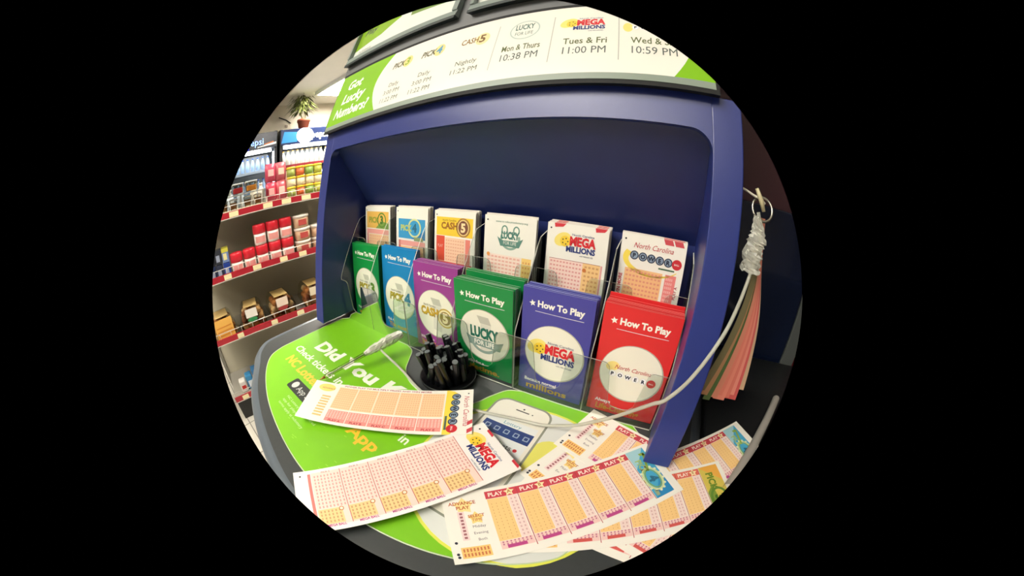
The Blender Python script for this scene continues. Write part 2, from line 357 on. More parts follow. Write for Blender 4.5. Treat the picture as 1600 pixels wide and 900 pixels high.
# counter mat (printed sheet under a clear cover)
G1 = '#7cc41c'
matfront = arc([(3.2, -15.5), (4.2, -18.6), (7, -21), (12, -23.4), (19, -25.6), (28, -27.2), (36, -27.8), (44, -27.2), (52, -25.4), (59, -22.6), (63.5, -19.6), (64.6, -17.5)])
notch = arc([(24.5, 2.6), (26.6, 1.7), (28.2, -.6), (30, -3.2), (33, -5.2), (37, -6.0), (41, -5.4), (43.8, -3.6), (45.2, -.6), (46.6, 1.7), (48.8, 2.6)])
outline = [(3.4, 1.2), (3.2, -4)] + matfront + [(66.5, -9), (66.9, 1.2), (65.6, 2.6)] + notch[::-1] + [(4.8, 2.6)]
def tri(pts):
    from mathutils.geometry import tessellate_polygon
    return [list(t) for t in tessellate_polygon([[Vector((x, y, 0)) for x, y in pts]])]
mm = MB(); GM = mat(G1, .38, coat=.25, noise=.05, nscale=40, name='green_counter_mat')
mm.add([(x, y, .03) for x, y in outline] + [(x, y, .12) for x, y in outline], [[a + len(outline) for a in t] for t in tri(outline)] + tri(outline)
       + [[i, (i+1) % len(outline), (i+1) % len(outline) + len(outline), i + len(outline)] for i in range(len(outline))], GM)
e_ = MB(); 
p = Print(); MK = dict(rough=.38, coat=.25)
def clipc(pts): return pts
circ = [(55 + 12*cos(a*pi/24), -11.6 + 12*sin(a*pi/24)) for a in range(48)]
circ = [(x, max(y, -24.0 + (x-54)*.27)) for x, y in circ]; circ = [(x, min(y, 2.4)) for x, y in circ]
c2 = [(55 + (x-55)*.97, -11.6 + (y+11.6)*.97) for x, y in circ]
p.poly(circ, '#dfe25a', 1, **MK); p.poly(c2, '#dcdfda', 2, **MK)
p.poly([(57 + 2.6*cos(a*pi/10), -8 + 3.4*sin(a*pi/10)) for a in range(20)], '#e3e06a', 3, **MK)
# printed phone
def rr(x0, y0, x1, y1, r, n=6):
    out = []
    for cx, cy, a in ((x1-r, y1-r, 0), (x0+r, y1-r, pi/2), (x0+r, y0+r, pi), (x1-r, y0+r, 1.5*pi)):
        for i in range(n+1): out.append((cx + r*cos(a+pi/2*i/n), cy + r*sin(a+pi/2*i/n)))
    return out
p.poly(rr(46.3, -20.6, 55.0, .3, 1.9), '#8b8f80', 4, **MK); p.poly(rr(46.6, -20.3, 54.7, 0, 1.7), '#e9e6d8', 5, **MK)
p.rect(47.1, -17, 54.2, -3.7, '#e4e8e6', 6, **MK); p.rect(47.1, -6.9, 54.2, -4.9, '#1f3a78', 7, **MK)
for k in range(5):
    x = 47.9 + k*1.4; p.poly(rr(x-.38, -6.3, x+.38, -5.5, .1), '#9fb0c8', 8, **MK); p.poly(rr(x-.24, -6.15, x+.24, -5.65, .08), '#1f3a78', 9, **MK)
p.text('Lottery', 50.8, -4.65, .6, '#3f8fa8', 8, **MK); p.text('My Tickets', 50.2, -8.6, .8, '#3c4a48', 8, **MK); p.ell(53.2, -8.3, .28, .28, '#c03030', 8, n=10, **MK)
p.rect(49.7, -1.55, 51.7, -1.35, '#3a3a36', 7, **MK); p.ell(50.7, -.95, .16, .16, '#26282a', 7, n=10, **MK); p.ell(52.2, -1.45, .1, .1, '#555', 7, n=8, **MK) if False else p.ell(52.2, -1.45, .12, .12, '#555550', 7, n=8, **MK)
WT = '#eef4e4'
p.text('Did You Know?', 9.6, -10.2, 2.9, WT, 3, bold=.045, align='l', w=36, rot=.02, **MK)
p.text('Check tickets in the', 6.2, -13.6, 1.7, WT, 3, bold=.02, align='l', w=22.5, rot=.0, **MK)
p.text('NC Lottery', 8.4, -17.0, 2.1, '#f0c23a', 3, bold=.03, align='l', w=14.5, **MK); p.text('App', 33.4, -19.0, 1.9, '#f0c23a', 3, bold=.03, align='l', w=6.0, **MK)
p.text('in', 40.2, -15.2, 1.5, WT, 3, bold=.02, align='l', **MK)
p.poly(rr(16.4, -20.6, 26.6, -17.9, .5), '#2b2f30', 3, **MK); p.ell(17.9, -19.2, .75, .85, '#cfd4d0', 4, n=16, **MK); p.text('App Store', 22.4, -19.8, 1.2, '#d8dcd8', 4, w=6.6, **MK)
for k, t in enumerate(('NC Lottery is a registered', 'app for players', 'terms apply at nclottery')): p.text(t, 19.6, -22.0 - k*.95, .5, '#cfe2b4', 3, align='l', w=(9.5, 6, 8.6)[k], **MK)
random.seed(3)
for k in range(46):
    x = random.uniform(21, 46); y = random.uniform(-26.2, -17.5); p.poly([(x, y), (x+.5, y+.06), (x+.5, y+.2), (x, y+.14)], '#93d13c', 2, **MK)
p.emit(mm, lambda x, y, h: (x, y, .125 + h), .004)
mo = mm.build('counter_mat')
tag(mo, 'green printed counter mat reading Did You, with phone picture and pen notch', 'counter mat')
# thin pale rim where the clear cover ends
eo = MB().tube([(x, y, .1) for x, y in outline], .1, mat('#c6d8b0', .25), n=6, closed=True).build('clear_cover_edge', mo)

# ================================================================== ACRYLIC HOLDER
PX = [3.85 + 10.86*i for i in range(6)]; PW = 9.85
SX = [5.05, 15.9, 26.4, 37.0, 47.55, 58.15]
DX = [3.62] + [PX[i] - .5 for i in range(1, 6)] + [68.08]
HD = empty('brochure_holder', (36, 6, 0)); tag(HD, 'clear acrylic two-tier pocket rack holding the coloured brochures and playslips', 'brochure rack')
def hb_(mb, name, par=None): o = mb.build(name, HD); o.location = Vector((-36, -6, 0)) * S; return o
def pocket_front(x0, x1, y, z0, z1, nw, nb, nz):
    xm = (x0+x1)/2; r = .9
    pts = [(x0, z0), (x0, z1), (xm-nw-r, z1)]
    pts += [(xm-nw-r + r*sin(a*pi/8), z1 - r + r*cos(a*pi/8)) for a in range(1, 5)]
    pts += [(xm-nb-.3, nz+.8), (xm-nb+.3, nz+.15), (xm-nb+.9, nz)]
    pts += [(2*xm - x, z) for x, z in pts[::-1]]
    m = MB(); n = len(pts)
    T = tri(pts)
    vs = [(x, y, z) for x, z in pts] + [(x, y+.18, z) for x, z in pts]
    m.add(vs, T + [[a+n for a in t] for t in T], ACRYL)
    m.add(vs, [[i, (i+1) % n, (i+1) % n + n, i+n] for i in range(n)], ACRYL_EDGE); return m
for i in range(6):
    hb_(pocket_front(DX[i]+.12, DX[i+1]-.02, 2.45, .15, 9.2, 2.5, 1.5, 2.5), 'pocket_front')
for i in range(6):
    hb_(pocket_front(DX[i]+.12, DX[i+1]-.02, 8.35, .15, 17.4, 2.2, 1.6, 13.2), 'rear_pocket_front')
for x in DX:
    pts = [(2.66, .15), (2.66, 9.7), (2.9, 10.3), (5.2, 14.6), (8.6, 20.4), (9.6, 21.6), (12.9, 22.4), (12.9, .15)]
    m = MB(); n = len(pts); vs = [(x, a, b) for a, b in pts] + [(x+.14, a, b) for a, b in pts]
    m.add(vs, [list(range(n)), list(range(2*n-1, n-1, -1))], ACRYL); m.add(vs, [[i, (i+1) % n, (i+1) % n+n, i+n] for i in range(n)], ACRYL_EDGE)
    hb_(m, 'divider')

# ================================================================== ARTWORK
def ribbon(p, cx, cy, s):                                  # the pale folded ticket drawn behind the game logo
    p.poly([(cx-1.2*s, cy+3.2*s), (cx+1.0*s, cy+3.2*s), (cx+1.5*s, cy+1.9*s), (cx-.6*s, cy+1.9*s)], '#c3c2b4', 4)
    p.poly([(cx-.5*s, cy+1.85*s), (cx+1.45*s, cy+1.85*s), (cx+1.3*s, cy-3.4*s), (cx-.7*s, cy-3.2*s)], '#dcdacd', 4)
def brochure_art(i, w, h):
    p = Print(); col = ['#149043', '#1583c4', '#9a3c92', '#128a45', '#46449e', '#e02b2e'][i]
    fs = dict(rough=.35)
    p.rect(0, 0, w, h, col, 1, **fs)
    p.star(1.45, h-2.05, .48, '#f6f4ea', 2, rot=.2); p.text('How To Play', 2.2, h-2.4, .86, '#f6f4ea', 2, bold=.04, align='l', w=6.4)
    p.rect(1.9, h-3.12, 8.6, h-3.04, '#dcd8e0', 2)
    cx, cy = w/2 + .15, 7.1
    p.ell(cx, cy, 4.35, 4.35, '#b9b6a6', 2, n=48, **fs); p.ell(cx-.05, cy+.05, 4.2, 4.2, '#f1eede', 3, n=48, **fs)
    if i in (0, 1):
        ribbon(p, cx, cy, .9); p.text('PICK', cx-.8, cy-.5, 1.4, '#a99a2c', 6, bold=.045, w=4.2, shear=.15); p.text('PICK', cx-.74, cy-.56, 1.4, '#5c5a2e', 5, bold=.05, w=4.3, shear=.15)
        p.text('34'[i], cx+2.3, cy-.9, 2.3, '#5c8a2a' if i == 0 else '#2a82a8', 6, bold=.05); p.text('North Carolina', cx-.9, cy+1.15, .4, '#6a6a50', 6, w=3)
    if i == 2:
        ribbon(p, cx, cy, .9); p.text('CASH', cx-1.5, cy-.4, 1.4, '#c9a52e', 6, bold=.045, w=4.0); p.text('CASH', cx-1.45, cy-.46, 1.4, '#6a5426', 5, bold=.05, w=4.1)
        p.ell(cx+2.1, cy-.2, 1.75, 1.75, '#c8ab4a', 5); p.ell(cx+2.1, cy-.2, 1.5, 1.5, '#efe3b8', 6); p.ell(cx+2.1, cy-.2, 1.2, 1.2, '#8d7434', 7); p.text('5', cx+2.1, cy-1.0, 1.7, '#f2e2b0', 8, bold=.05); p.text('North Carolina', cx-1.4, cy+1.2, .4, '#6a6a50', 6, w=2.8)
    if i == 3:
        ribbon(p, cx, cy+.4, .9); p.text('LUCKY', cx+.1, cy-.3, 1.7, '#1f6e5a', 6, bold=.05, w=4.9)
        p.poly([(cx-3.2, cy-.2), (cx-2.2, cy-.6), (cx+2.4, cy-.6), (cx+3.4, cy-.2), (cx+2.8, cy-1.9), (cx-2.6, cy-1.9)], '#7f9a90', 5)
        p.text('FOR LIFE', cx+.1, cy-1.6, .8, '#f0f0e4', 6, bold=.03, w=3.6); p.ring(cx, cy-.5, 2.6, 2.5, .5, '#8fa59a', 5, a0=pi*1.02, a1=pi*1.98); p.text('Win for life', cx, cy-2.9, .4, '#557', 6, w=3) if False else None
    if i == 4: mega(p, cx+.25, cy-.2, 1.75, 5)
    if i == 5: power(p, cx+.1, cy-.3, 1.5, 5, dark=False); p.ell(cx-2.7, cy+.8, .9, .7, '#f5e08a', 4, rot=.4); p.text('BALL', cx+2.0, cy-1.5, .3, '#333', 6) if False else None
    WH, GO = '#f0e8ea', '#c99a34'
    a, b = [('Pick 3', 'ways to win'), ('Pick 4', 'The most'), ('Win up to', 'Big Cash'), ('Lucky for a', 'Lifetime.'), ('Because normal', 'millions'), ('Always', 'Life-Changing')][i]
    p.text(a, 1.0 if i != 3 else 1.4, 1.7, .55, WH, 4, bold=.03, align='l'); p.text(b, 1.3, .45, .95, GO, 4, bold=.03, align='l', w=6.4 if i > 2 else 5.4)
    return p, col
def cells(p, x0, y0, x1, y1, nx, ny, col, l=4, fx=.55, fy_=.5):
    dx, dy = (x1-x0)/nx, (y1-y0)/ny; pts = []; fs = []
    for j in range(ny):
        for i in range(nx):
            a, b = x0+(i+.5)*dx, y0+(j+.5)*dy; k = len(pts); pts += [(a-dx*fx/2, b-dy*fy_/2), (a+dx*fx/2, b-dy*fy_/2), (a+dx*fx/2, b+dy*fy_/2), (a-dx*fx/2, b+dy*fy_/2)]; fs.append([k, k+1, k+2, k+3])
    p.poly(pts, col, l, fs)
SW, SL = 8.84, 25.57
PK, RD, OR, MG = '#f6cdbd', '#d84a50', '#f7cb84', '#c0488a'
def art_power():
    p = Print(); p.rect(0, 0, SW, SL, PAPER, 1)
    for k in range(5):
        a, b = 4.7 + 3.38*k, 4.7 + 3.38*(k+1)
        p.rect(.75, a+.06, 5.6, b-.06, '#f9d2a2', 2); cells(p, .85, a+.15, 5.5, b-.15, 10, 9, '#eeb890', 3)
        p.rect(5.95, a+.06, 8.3, b-.06, '#ee9a90', 2); cells(p, 6.05, a+.1, 7.6, b-.15, 5, 7, '#f8c9bc', 3, .7, .6)
        p.text('PLAY ' + 'ABCDE'[k], 8.25, (a+b)/2, .42, '#c83c48', 4, rot=pi/2, bold=.03)
    p.text('POWER PLAY TO MULTIPLY PRIZES AND WIN MORE', .55, 12.5, .32, '#b8505a', 3, rot=pi/2, w=14, bold=.02)
    p.ell(1.3, 2.6, .9, 1.5, '#f7e27e', 2); p.text('ADVANCE', 1.6, 2.9, .35, '#b8603a', 4, rot=pi/2); cells(p, 3, 2.3, 7.8, 4.2, 8, 1, '#f2c27e', 3, .6, .8)
    p.poly([(0, 22.0), (.3, 22.9), (1.0, 23.6), (2.6, 23.3), (6.0, 22.7), (8.84, 22.9), (8.84, 21.75), (0, 21.75)], '#f6dc50', 2)
    power(p, 4.5, 23.2, 1.75, 4, script=False); p.text('North Carolina', 4.4, 24.35, .72, '#bf2f44', 4, shear=.35, w=6.0)
    p.rect(5.4, 21.9, 8.0, 22.2, '#5a6a5a', 4); p.ell(.9, 24.9, .13, .13, '#20242c', 4, n=8)
    for x in (6.2, 7.6): p.poly([(x, SL-.02), (x+.7, SL-.02), (x+1.1, SL-.7), (x+.4, SL-.7)], '#cf4650', 3)
    return p
def art_mega():
    p = Print(); p.rect(0, 0, SW, SL, '#f6f2ec', 1)
    p.rect(.5, 2.4, 8.2, 21.1, '#f8dcd0', 2)
    for k in range(5):
        a = 2.5 + 3.72*k; b = a + 3.72
        cells(p, .9, a+.1, 5.9, b-.1, 10, 8, '#dfa59c', 4, .62, .42); p.rect(6.0, a, 8.0, b-.8, '#f6d193', 3); cells(p, 6.1, a+.1, 7.9, b-.9, 4, 6, '#d2a06a', 4, .62, .42)
        p.rect(.5, b-.05, 8.2, b+.03, '#c86460', 4); p.text('PICK 5', .72, (a+b)/2, .28, '#a04a50', 4, rot=pi/2); p.ell(6.2, b-.9, .3, .3, '#c9783a', 5, n=14); p.ell(6.2, b-.9, .2, .2, '#f8e8d0', 6, n=12)
        p.text('MEGA BALL', 8.35, (a+b)/2, .3, MG, 4, rot=pi/2, bold=.03)
    p.rect(.6, 1.9, 7.8, 2.3, '#e08078', 3); p.ell(.8, .9, .14, .14, '#20242c', 4, n=8); p.ell(.9, 24.6, .14, .14, '#20242c', 4, n=8)
    mega(p, 4.6, 22.6, 1.55, 4)
    for x in (1.5, 7.2): p.poly([(x, SL), (x+1.2, SL), (x+1.4, SL-.35), (x+.1, SL-.35)], '#cf3240', 3)
    return p
def art_pick(kind):
    p = Print(); p.rect(0, 0, SW, SL, PAPER, 1)
    for k in range(5):
        a = 4.55 + 3.46*k; b = a + 3.46; hc = '#cf4450' if kind == 4 else '#e2705c'
        p.rect(.45, a+.02, 1.45, b-.02, hc, 2); p.text('PLAY', 1.2, a+1.15, .52, '#fbe9dc', 4, rot=pi/2, bold=.03, w=1.6)
        p.star(.95, a+2.6, .62, '#fbe7b8', 3, rot=pi/2, k=.5); p.text('ABCDE'[k], 1.1, a+2.6, .42, '#b8843a', 4, rot=pi/2, bold=.03)
        p.rect(1.5, a+.1, 6.9, a+2.25, '#f8cf8b', 2); cells(p, 2.0, a+.2, 6.8, a+2.2, 12, 4, '#cf9a5a', 4, .35, .12)
        p.rect(1.5, a+2.3, 6.9, a+3.3, '#f5ddd6', 2); cells(p, 1.7, a+2.4, 6.8, a+3.2, 11, 2, '#dcb4b0', 4, .5, .4)
        p.rect(6.95, a+.1, 7.9, b-.1, '#f3cfc8', 2); cells(p, 6.95, a+.2, 7.5, b-.2, 2, 8, '#c77a92', 4, .7, .4)
        p.rect(7.45, a+.7, 7.85, a+2.6, MG if kind == 4 else '#d65a54', 3); p.rect(.45, b-.05, 8.2, b+.03, '#b8404c', 5)
    p.star(1.9, 2.1, 1.1, '#f8e29a', 2, rot=pi/2, k=.62); p.text('ADVANCE', 1.75, 2.0, .42, '#c0582e', 4, rot=pi/2, bold=.02); p.text('PLAY', 2.35, 2.0, .42, '#c0582e', 4, rot=pi/2, bold=.02)
    p.rect(2.6, 1.3, 6.2, 2.0, '#f4dcd8', 2); cells(p, 2.7, 1.4, 6.1, 1.9, 8, 1, '#a86a70', 4, .6, .6)
    p.star(3.6, 3.1, .85, '#f8dc8a', 2, rot=pi/2, k=.62); p.text('SELECT', 3.5, 3.15, .36, '#c0582e', 4, rot=pi/2, bold=.02); p.text('TIME', 4.0, 3.15, .36, '#c0582e', 4, rot=pi/2)
    for x, t in ((4.8, 'Midday'), (5.6, 'Evening'), (6.4, 'Both')): p.text(t, x, 3.2, .32, '#7a6a70', 4, rot=pi/2)
    p.rect(7.0, .9, 8.3, 3.7, '#f5cd7c', 2); cells(p, 7.1, 1.0, 8.2, 3.6, 2, 8, '#d07a4a', 4, .7, .5)
    for y, x in ((.6, 6.4), (.6, 8.1), (.55, 7.75)): p.ell(x, y, .16, .16, '#2a3040', 4, n=8)
    y0 = 21.95
    if kind == 4:
        p.rect(.4, y0, 8.2, 24.5, '#4aa9cf', 2); p.poly([(.4, y0), (3.4, y0), (.4, 24.5)], '#a5d3da', 3); p.poly([(8.2, y0), (8.2, 24.5), (4.6, 24.5)], '#2f8cc4', 3)
        a_, b_ = '#7fae4a', '#cfdc9a'
        p.ring(5.4, 23.1, 1.9, 1.25, .3, b_, 4); p.ring(5.4, 23.1, 1.5, .9, .14, a_, 5)
        for k in range(14): a = k*pi/7; p.ell(5.4+1.95*cos(a), 23.1+1.3*sin(a), .18, .18, '#dfe8c8', 5, n=8)
        p.poly([(1.2, 24.0), (1.5, 24.2), (4.2, 23.3), (4.0, 23.0)], '#8fae4a', 5); p.poly([(1.2, 23.4), (1.6, 23.5), (1.7, 24.2), (1.2, 24.2)], '#8fae4a', 5)
        p.text('PICK', 3.2, 22.4, .8, '#a8c46a', 5, bold=.03, w=2.2); p.text('4', 5.4, 22.55, 1.2, '#2f6f8a', 6, bold=.05); p.poly([(7.0, 22.2), (7.9, 22.2), (7.9, 22.6), (7.2, 22.7)], '#9fb08a', 5)
    else:
        p.rect(.4, y0, 8.2, 24.9, '#d8c45a', 2); p.poly([(.4, y0), (.4, 24.9), (3.2, 24.9)], '#efb24e', 3); p.poly([(8.2, y0), (4.6, y0), (3.4, 23), (8.2, 23.4)], '#7f9a3c', 3)
        p.ring(5.6, 23.4, 1.6, 1.3, .35, '#5f8a34', 4); p.text('PICK', 3.0, 22.7, 1.0, '#6a8a2c', 5, bold=.04, w=2.9); p.text('3', 5.6, 22.8, 1.3, '#3f6a24', 6, bold=.05)
    return p
def header_slip(i, w, h):                                  # the upright playslips; only their upper part shows
    p = Print(); p.rect(0, 0, w, h, PAPER, 1); t = h
    if i == 0:
        p.rect(.5, t-4.6, w-.5, t-1.0, '#eebc5c', 2); p.poly([(w-.5, t-4.6), (w-5, t-4.6), (w-3, t-3), (w-.5, t-3.4)], '#7f9f48', 3); p.text('PICK', 3.2, t-3.4, 1.2, '#9aa23a', 4, bold=.04, w=3.6); p.ring(6.0, t-2.8, 1.5, 1.6, .3, '#5f8a34', 4); p.text('3', 6.0, t-3.5, 1.6, '#4a7a2c', 5, bold=.05)
        for k in range(3): y = t-4.8-3.9*k; p.rect(.5, y-1.0, w-.5, y, '#f3a79c', 2); p.rect(1.2, y-3.7, w-.5, y-1.1, '#f6c79a', 2); cells(p, 1.3, y-3.6, w-.6, y-1.2, 10, 4, '#ea9a86', 4, .5, .2); p.rect(.5, y-3.7, 1.1, y-1.0, '#e89a92', 2)
    if i == 1:
        p.rect(.7, t-6.0, w-.7, t-2.2, '#3f9fd2', 2); p.poly([(w-.7, t-6.0), (w-4.5, t-6.0), (w-.7, t-4.2)], '#2a7fb8', 3); p.ring(5.3, t-3.9, 1.8, 1.8, .35, '#d8e0a0', 4); p.text('PICK', 3.0, t-4.5, 1.1, '#c8d470', 4, bold=.04, w=3.2); p.text('4', 5.3, t-4.6, 1.5, '#2f6f8a', 5, bold=.05); p.rect(5.2, t-6.3, 7.6, t-5.6, '#8aa070', 5)
        for k in range(3): y = t-6.4-3.9*k; p.rect(.7, y-1.0, w-.7, y, '#f3a79c', 2); p.rect(1.3, y-3.7, w-.7, y-1.1, '#f7c894', 2); cells(p, 1.4, y-3.6, w-.8, y-1.2, 10, 4, '#ea9a86', 4, .5, .2); p.rect(.7, y-3.7, 1.3, y, '#e37a74', 2)
    if i == 2:
        p.rect(.5, t-4.3, w-.5, t-1.1, '#f6d03c', 2); p.text('CASH', 3.4, t-3.1, 1.1, '#a86f28', 4, bold=.045, w=3.6); p.text('North Carolina', 3.4, t-1.8, .35, '#8a6a2a', 4, w=3)
        p.ell(6.4, t-2.7, 1.45, 1.6, '#a87a3a', 4); p.ell(6.4, t-2.7, 1.2, 1.35, '#ecd08a', 5); p.ell(6.4, t-2.7, 1.0, 1.15, '#7a4a3a', 6); p.text('5', 6.4, t-3.4, 1.4, '#f2dca8', 7, bold=.05)
        p.rect(.5, t-8.8, 2.4, t-4.4, '#e2553c', 2); p.text('PLAY', 1.45, t-6.4, .5, '#f2b0a0', 4, w=1.2, bold=.02); p.rect(2.5, t-8.8, 6.8, t-4.6, '#f9d2b0', 2); cells(p, 2.6, t-8.7, 6.7, t-4.8, 8, 7, '#eab090', 4, .6, .35)
        p.rect(6.9, t-8.8, 7.9, t-4.6, '#e98878', 2); p.rect(.5, t-9.1, w-.5, t-8.85, '#d8503e', 3); p.rect(.5, t-14, 2.4, t-9.2, '#f4c24a', 2); p.rect(2.5, t-14, 6.8, t-9.2, '#f9d2b0', 2); cells(p, 2.6, t-13.9, 6.7, t-9.4, 8, 7, '#eab090', 4, .6, .35); p.rect(6.9, t-14, 7.9, t-9.2, '#f0c8a0', 2)
    if i == 3:
        p.text('www.nc-educationlottery.org', w/2+.3, t-1.0, .3, '#6f9a8a', 4, w=5.4); p.text('LUCKY', w/2+.2, t-3.4, 1.05, '#4a8074', 4, bold=.05, w=3.1)
        p.poly([(2.4, t-3.2), (3.2, t-3.7), (5.9, t-3.7), (6.8, t-3.2), (6.2, t-4.6), (3.0, t-4.6)], '#5c8a7e', 4); p.ring(w/2+.2, t-3.4, 1.7, 1.7, .35, '#8fae9f', 3, a0=pi*.9, a1=pi*2.1); p.text('FOR LIFE', w/2+.2, t-4.3, .5, '#eef0e4', 5, w=2.2)
        for s_ in (-1, 1): p.ring(w/2+.2+s_*1.0, t-2.1, .55, .7, .2, '#6f9a8a', 3)
        for k in range(3): y = t-6.0-4.6*k; p.rect(.6, y-4.2, w-2.2, y, '#fbe3d6', 2); cells(p, .7, y-4.1, w-2.3, y-.1, 9, 7, '#efb9a8', 4, .7, .5); p.rect(w-2.1, y-4.2, w-.5, y, '#f7d07c', 2); cells(p, w-2.0, y-4.0, w-.6, y-.3, 3, 5, '#e0a060', 4, .5, .4); p.ell(.9, y-.1, .3, .3, '#f0a050', 5, n=12)
    if i == 4:
        mega(p, w/2+.35, t-3.0, 1.5, 4)
        for x in (1.0, 6.9): p.poly([(x, t-.02), (x+1.7, t-.02), (x+1.3, t-.45), (x+.1, t-.6)], '#d63440', 3)
        for k in range(3): y = t-5.0-4.4*k; p.rect(.6, y-4.2, 5.6, y, '#fadccf', 2); cells(p, .7, y-4.1, 5.5, y-.1, 10, 7, '#e6a39b', 4, .6, .42); p.rect(5.6, y-4.2, 8.1, y, '#f7cd8c', 2); cells(p, 5.8, y-4.0, 8.0, y-.2, 4, 6, '#dba46a', 4, .6, .42); p.rect(.6, y-.04, 8.1, y+.03, '#b8706c', 4); p.ell(5.9, y-1.0, .28, .28, '#d07a3a', 5, n=12); p.rect(8.15, y-4.2, 8.4, y, '#e6a3a0', 2)
    if i == 5:
        p.ring(w/2, t-3.1, 4.0, 2.2, .9, '#f6dd58', 2, a0=pi*.85, a1=pi*1.85, w1=.1); power(p, w/2+.35, t-2.75, 1.62, 4, script=False); p.text('North Carolina', w/2, t-1.75, .7, '#c22a3c', 4, shear=.35, w=5.4)
        p.rect(5.4, t-4.0, 7.6, t-3.8, '#4a6a50', 4)
        for x in (5.6, 7.0): p.poly([(x, t-.02), (x+1.2, t-.02), (x+1.5, t-.7), (x+.3, t-.7)], '#cf4a54', 3)
        p.text('WIN MORE', .62, t-7.0, .45, '#c23a48', 4, rot=pi/2, bold=.03, w=3.2)
        for k in range(3): y = t-4.5-4.5*k; p.rect(.9, y-4.3, 6.1, y, '#f6c48c', 2); cells(p, 1.0, y-4.2, 6.0, y-.1, 10, 7, '#e89c80', 4, .6, .42); p.rect(6.5, y-4.3, 8.0, y, '#f08a86', 2); cells(p, 6.6, y-4.2, 7.6, y-.3, 4, 7, '#f8b8b0', 4, .7, .6); p.text('PLAY ' + 'ABC'[k], 8.35, y-2.2, .38, '#b83c50', 4, rot=pi/2, bold=.03)
    p.ell(.55, t-.75, .13, .13, '#20242c', 5, n=8); return p

# ================================================================== BROCHURES (front row)
BT = [16.6, 17.0, 15.9, 15.5, 16.2, 16.4]; BYB = [5.4, 5.6, 4.5, 3.3, 3.6, 3.9]; BYT = [6.7, 6.9, 5.2, 2.95, 3.9, 4.0]
NB = [6, 5, 6, 6, 7, 8]; STEP = [.25, .27, .36, .36, .36, .36]
BN = ['green Pick 3', 'light blue Pick 4', 'purple Cash 5', 'green Lucky for Life', 'violet blue Mega Millions', 'red Powerball']
BN2 = ['leftmost green', 'light blue', 'purple', 'dark green', 'violet blue', 'red']
BE2 = ['#2a9a50', '#3a92c8', '#a878a8', '#7fa884', '#7f88c4', '#e0605c']
BC2 = ['#149043', '#1583c4', '#9a3c92', '#128a45', '#46449e', '#e02b2e']
def sheet(mb, w, h, th, m_face, m_edge, fn):
    """a leaflet: fn(x across, z up, depth) -> point; folded, so its top shows layers"""
    nx = 4; nz = 6; V = []; F = []
    for d in (0, th):
        for j in range(nz+1):
            for i in range(nx+1): V.append(fn(w*i/nx, h*j/nz, d))
    N = (nx+1)*(nz+1); A = []; B = []; E = []
    for j in range(nz):
        for i in range(nx): a = j*(nx+1)+i; A.append([a, a+1, a+nx+2, a+nx+1]); B.append([a+N, a+nx+1+N, a+nx+2+N, a+1+N])
    for i in range(nx): E.append([i, i+N, i+1+N, i+1]); a = nz*(nx+1)+i; E.append([a, a+1, a+1+N, a+N])
    for j in range(nz): a = j*(nx+1); E.append([a, a+nx+1, a+nx+1+N, a+N]); a += nx; E.append([a, a+N, a+nx+1+N, a+nx+1])
    mb.add(V, A, m_face); mb.add(V, B, m_face); mb.add(V, E, m_edge)
random.seed(11)
for i in range(6):
    n = NB[i]; rows = [(k*STEP[i], random.uniform(-.12, .12), random.uniform(-.12, .1)) for k in range(n)]
    rows[0] = (0, 0, 0)
    if i == 3: rows += [(n*STEP[i] + .75 + k*.36, random.uniform(.25, .4), random.uniform(.35, .6)) for k in range(4)]
    if i == 5: rows[-1] = (rows[-1][0], .1, .45)
    proto = None
    for k, (dy, dx, dz) in enumerate(rows):
        h = BT[i] - .15; lean = (BYT[i]-BYB[i]) / h
        def fn(x, z, d, i=i, lean=lean): return (x, lean*z + d + .10*sin(pi*x/PW)*-1*(z/16), z)
        base = (PX[i] + max(-.15, min(.12, dx)) if i not in (0, 5) else PX[i], BYB[i] + dy, .17 + (dz if k else 0)*1.0)
        if k == 0:
            m = MB(); sheet(m, PW, h, .17, mat(BC2[i], .35), mat(BE2[i], .5), fn); art, col = brochure_art(i, PW, h)
            art.emit(m, lambda x, y, hh: tuple(Vector(fn(x, y, 0)) + Vector((0, -.01 - hh, 0))))
            o = m.build('how_to_play_brochure', loc=base)
            lab = ['green How To Play brochure with a Pick 3 oval, leftmost in the front row', 'light blue How To Play brochure with a Pick 4 oval, second in the front row',
                   'purple How To Play brochure with a Cash 5 oval', 'green How To Play brochure with a Lucky for Life oval, beside the purple one',
                   'violet blue How To Play brochure with a Mega Millions oval', 'red How To Play brochure with a Powerball oval'][i]
            tag(o, lab, 'brochure', 'front brochures in the clear rack')
        else:
            if proto is None:
                m = MB(); sheet(m, PW, h, .17, mat(BC2[i], .4), mat(BE2[i], .5), fn); o = m.build('how_to_play_brochure', loc=base); proto = o
            else: o = proto.copy(); COL.objects.link(o); o.location = Vector(base) * S
            if i == 3 and k >= n: tag(o, 'dark green brochure set higher and further back behind the Lucky for Life pack', 'brochure', 'taller back batch of dark green brochures')
            else: tag(o, BN2[i] + ' brochure edge stacked directly behind the front ' + BN[i] + ' brochure', 'brochure', BN[i] + ' brochures behind the front one')

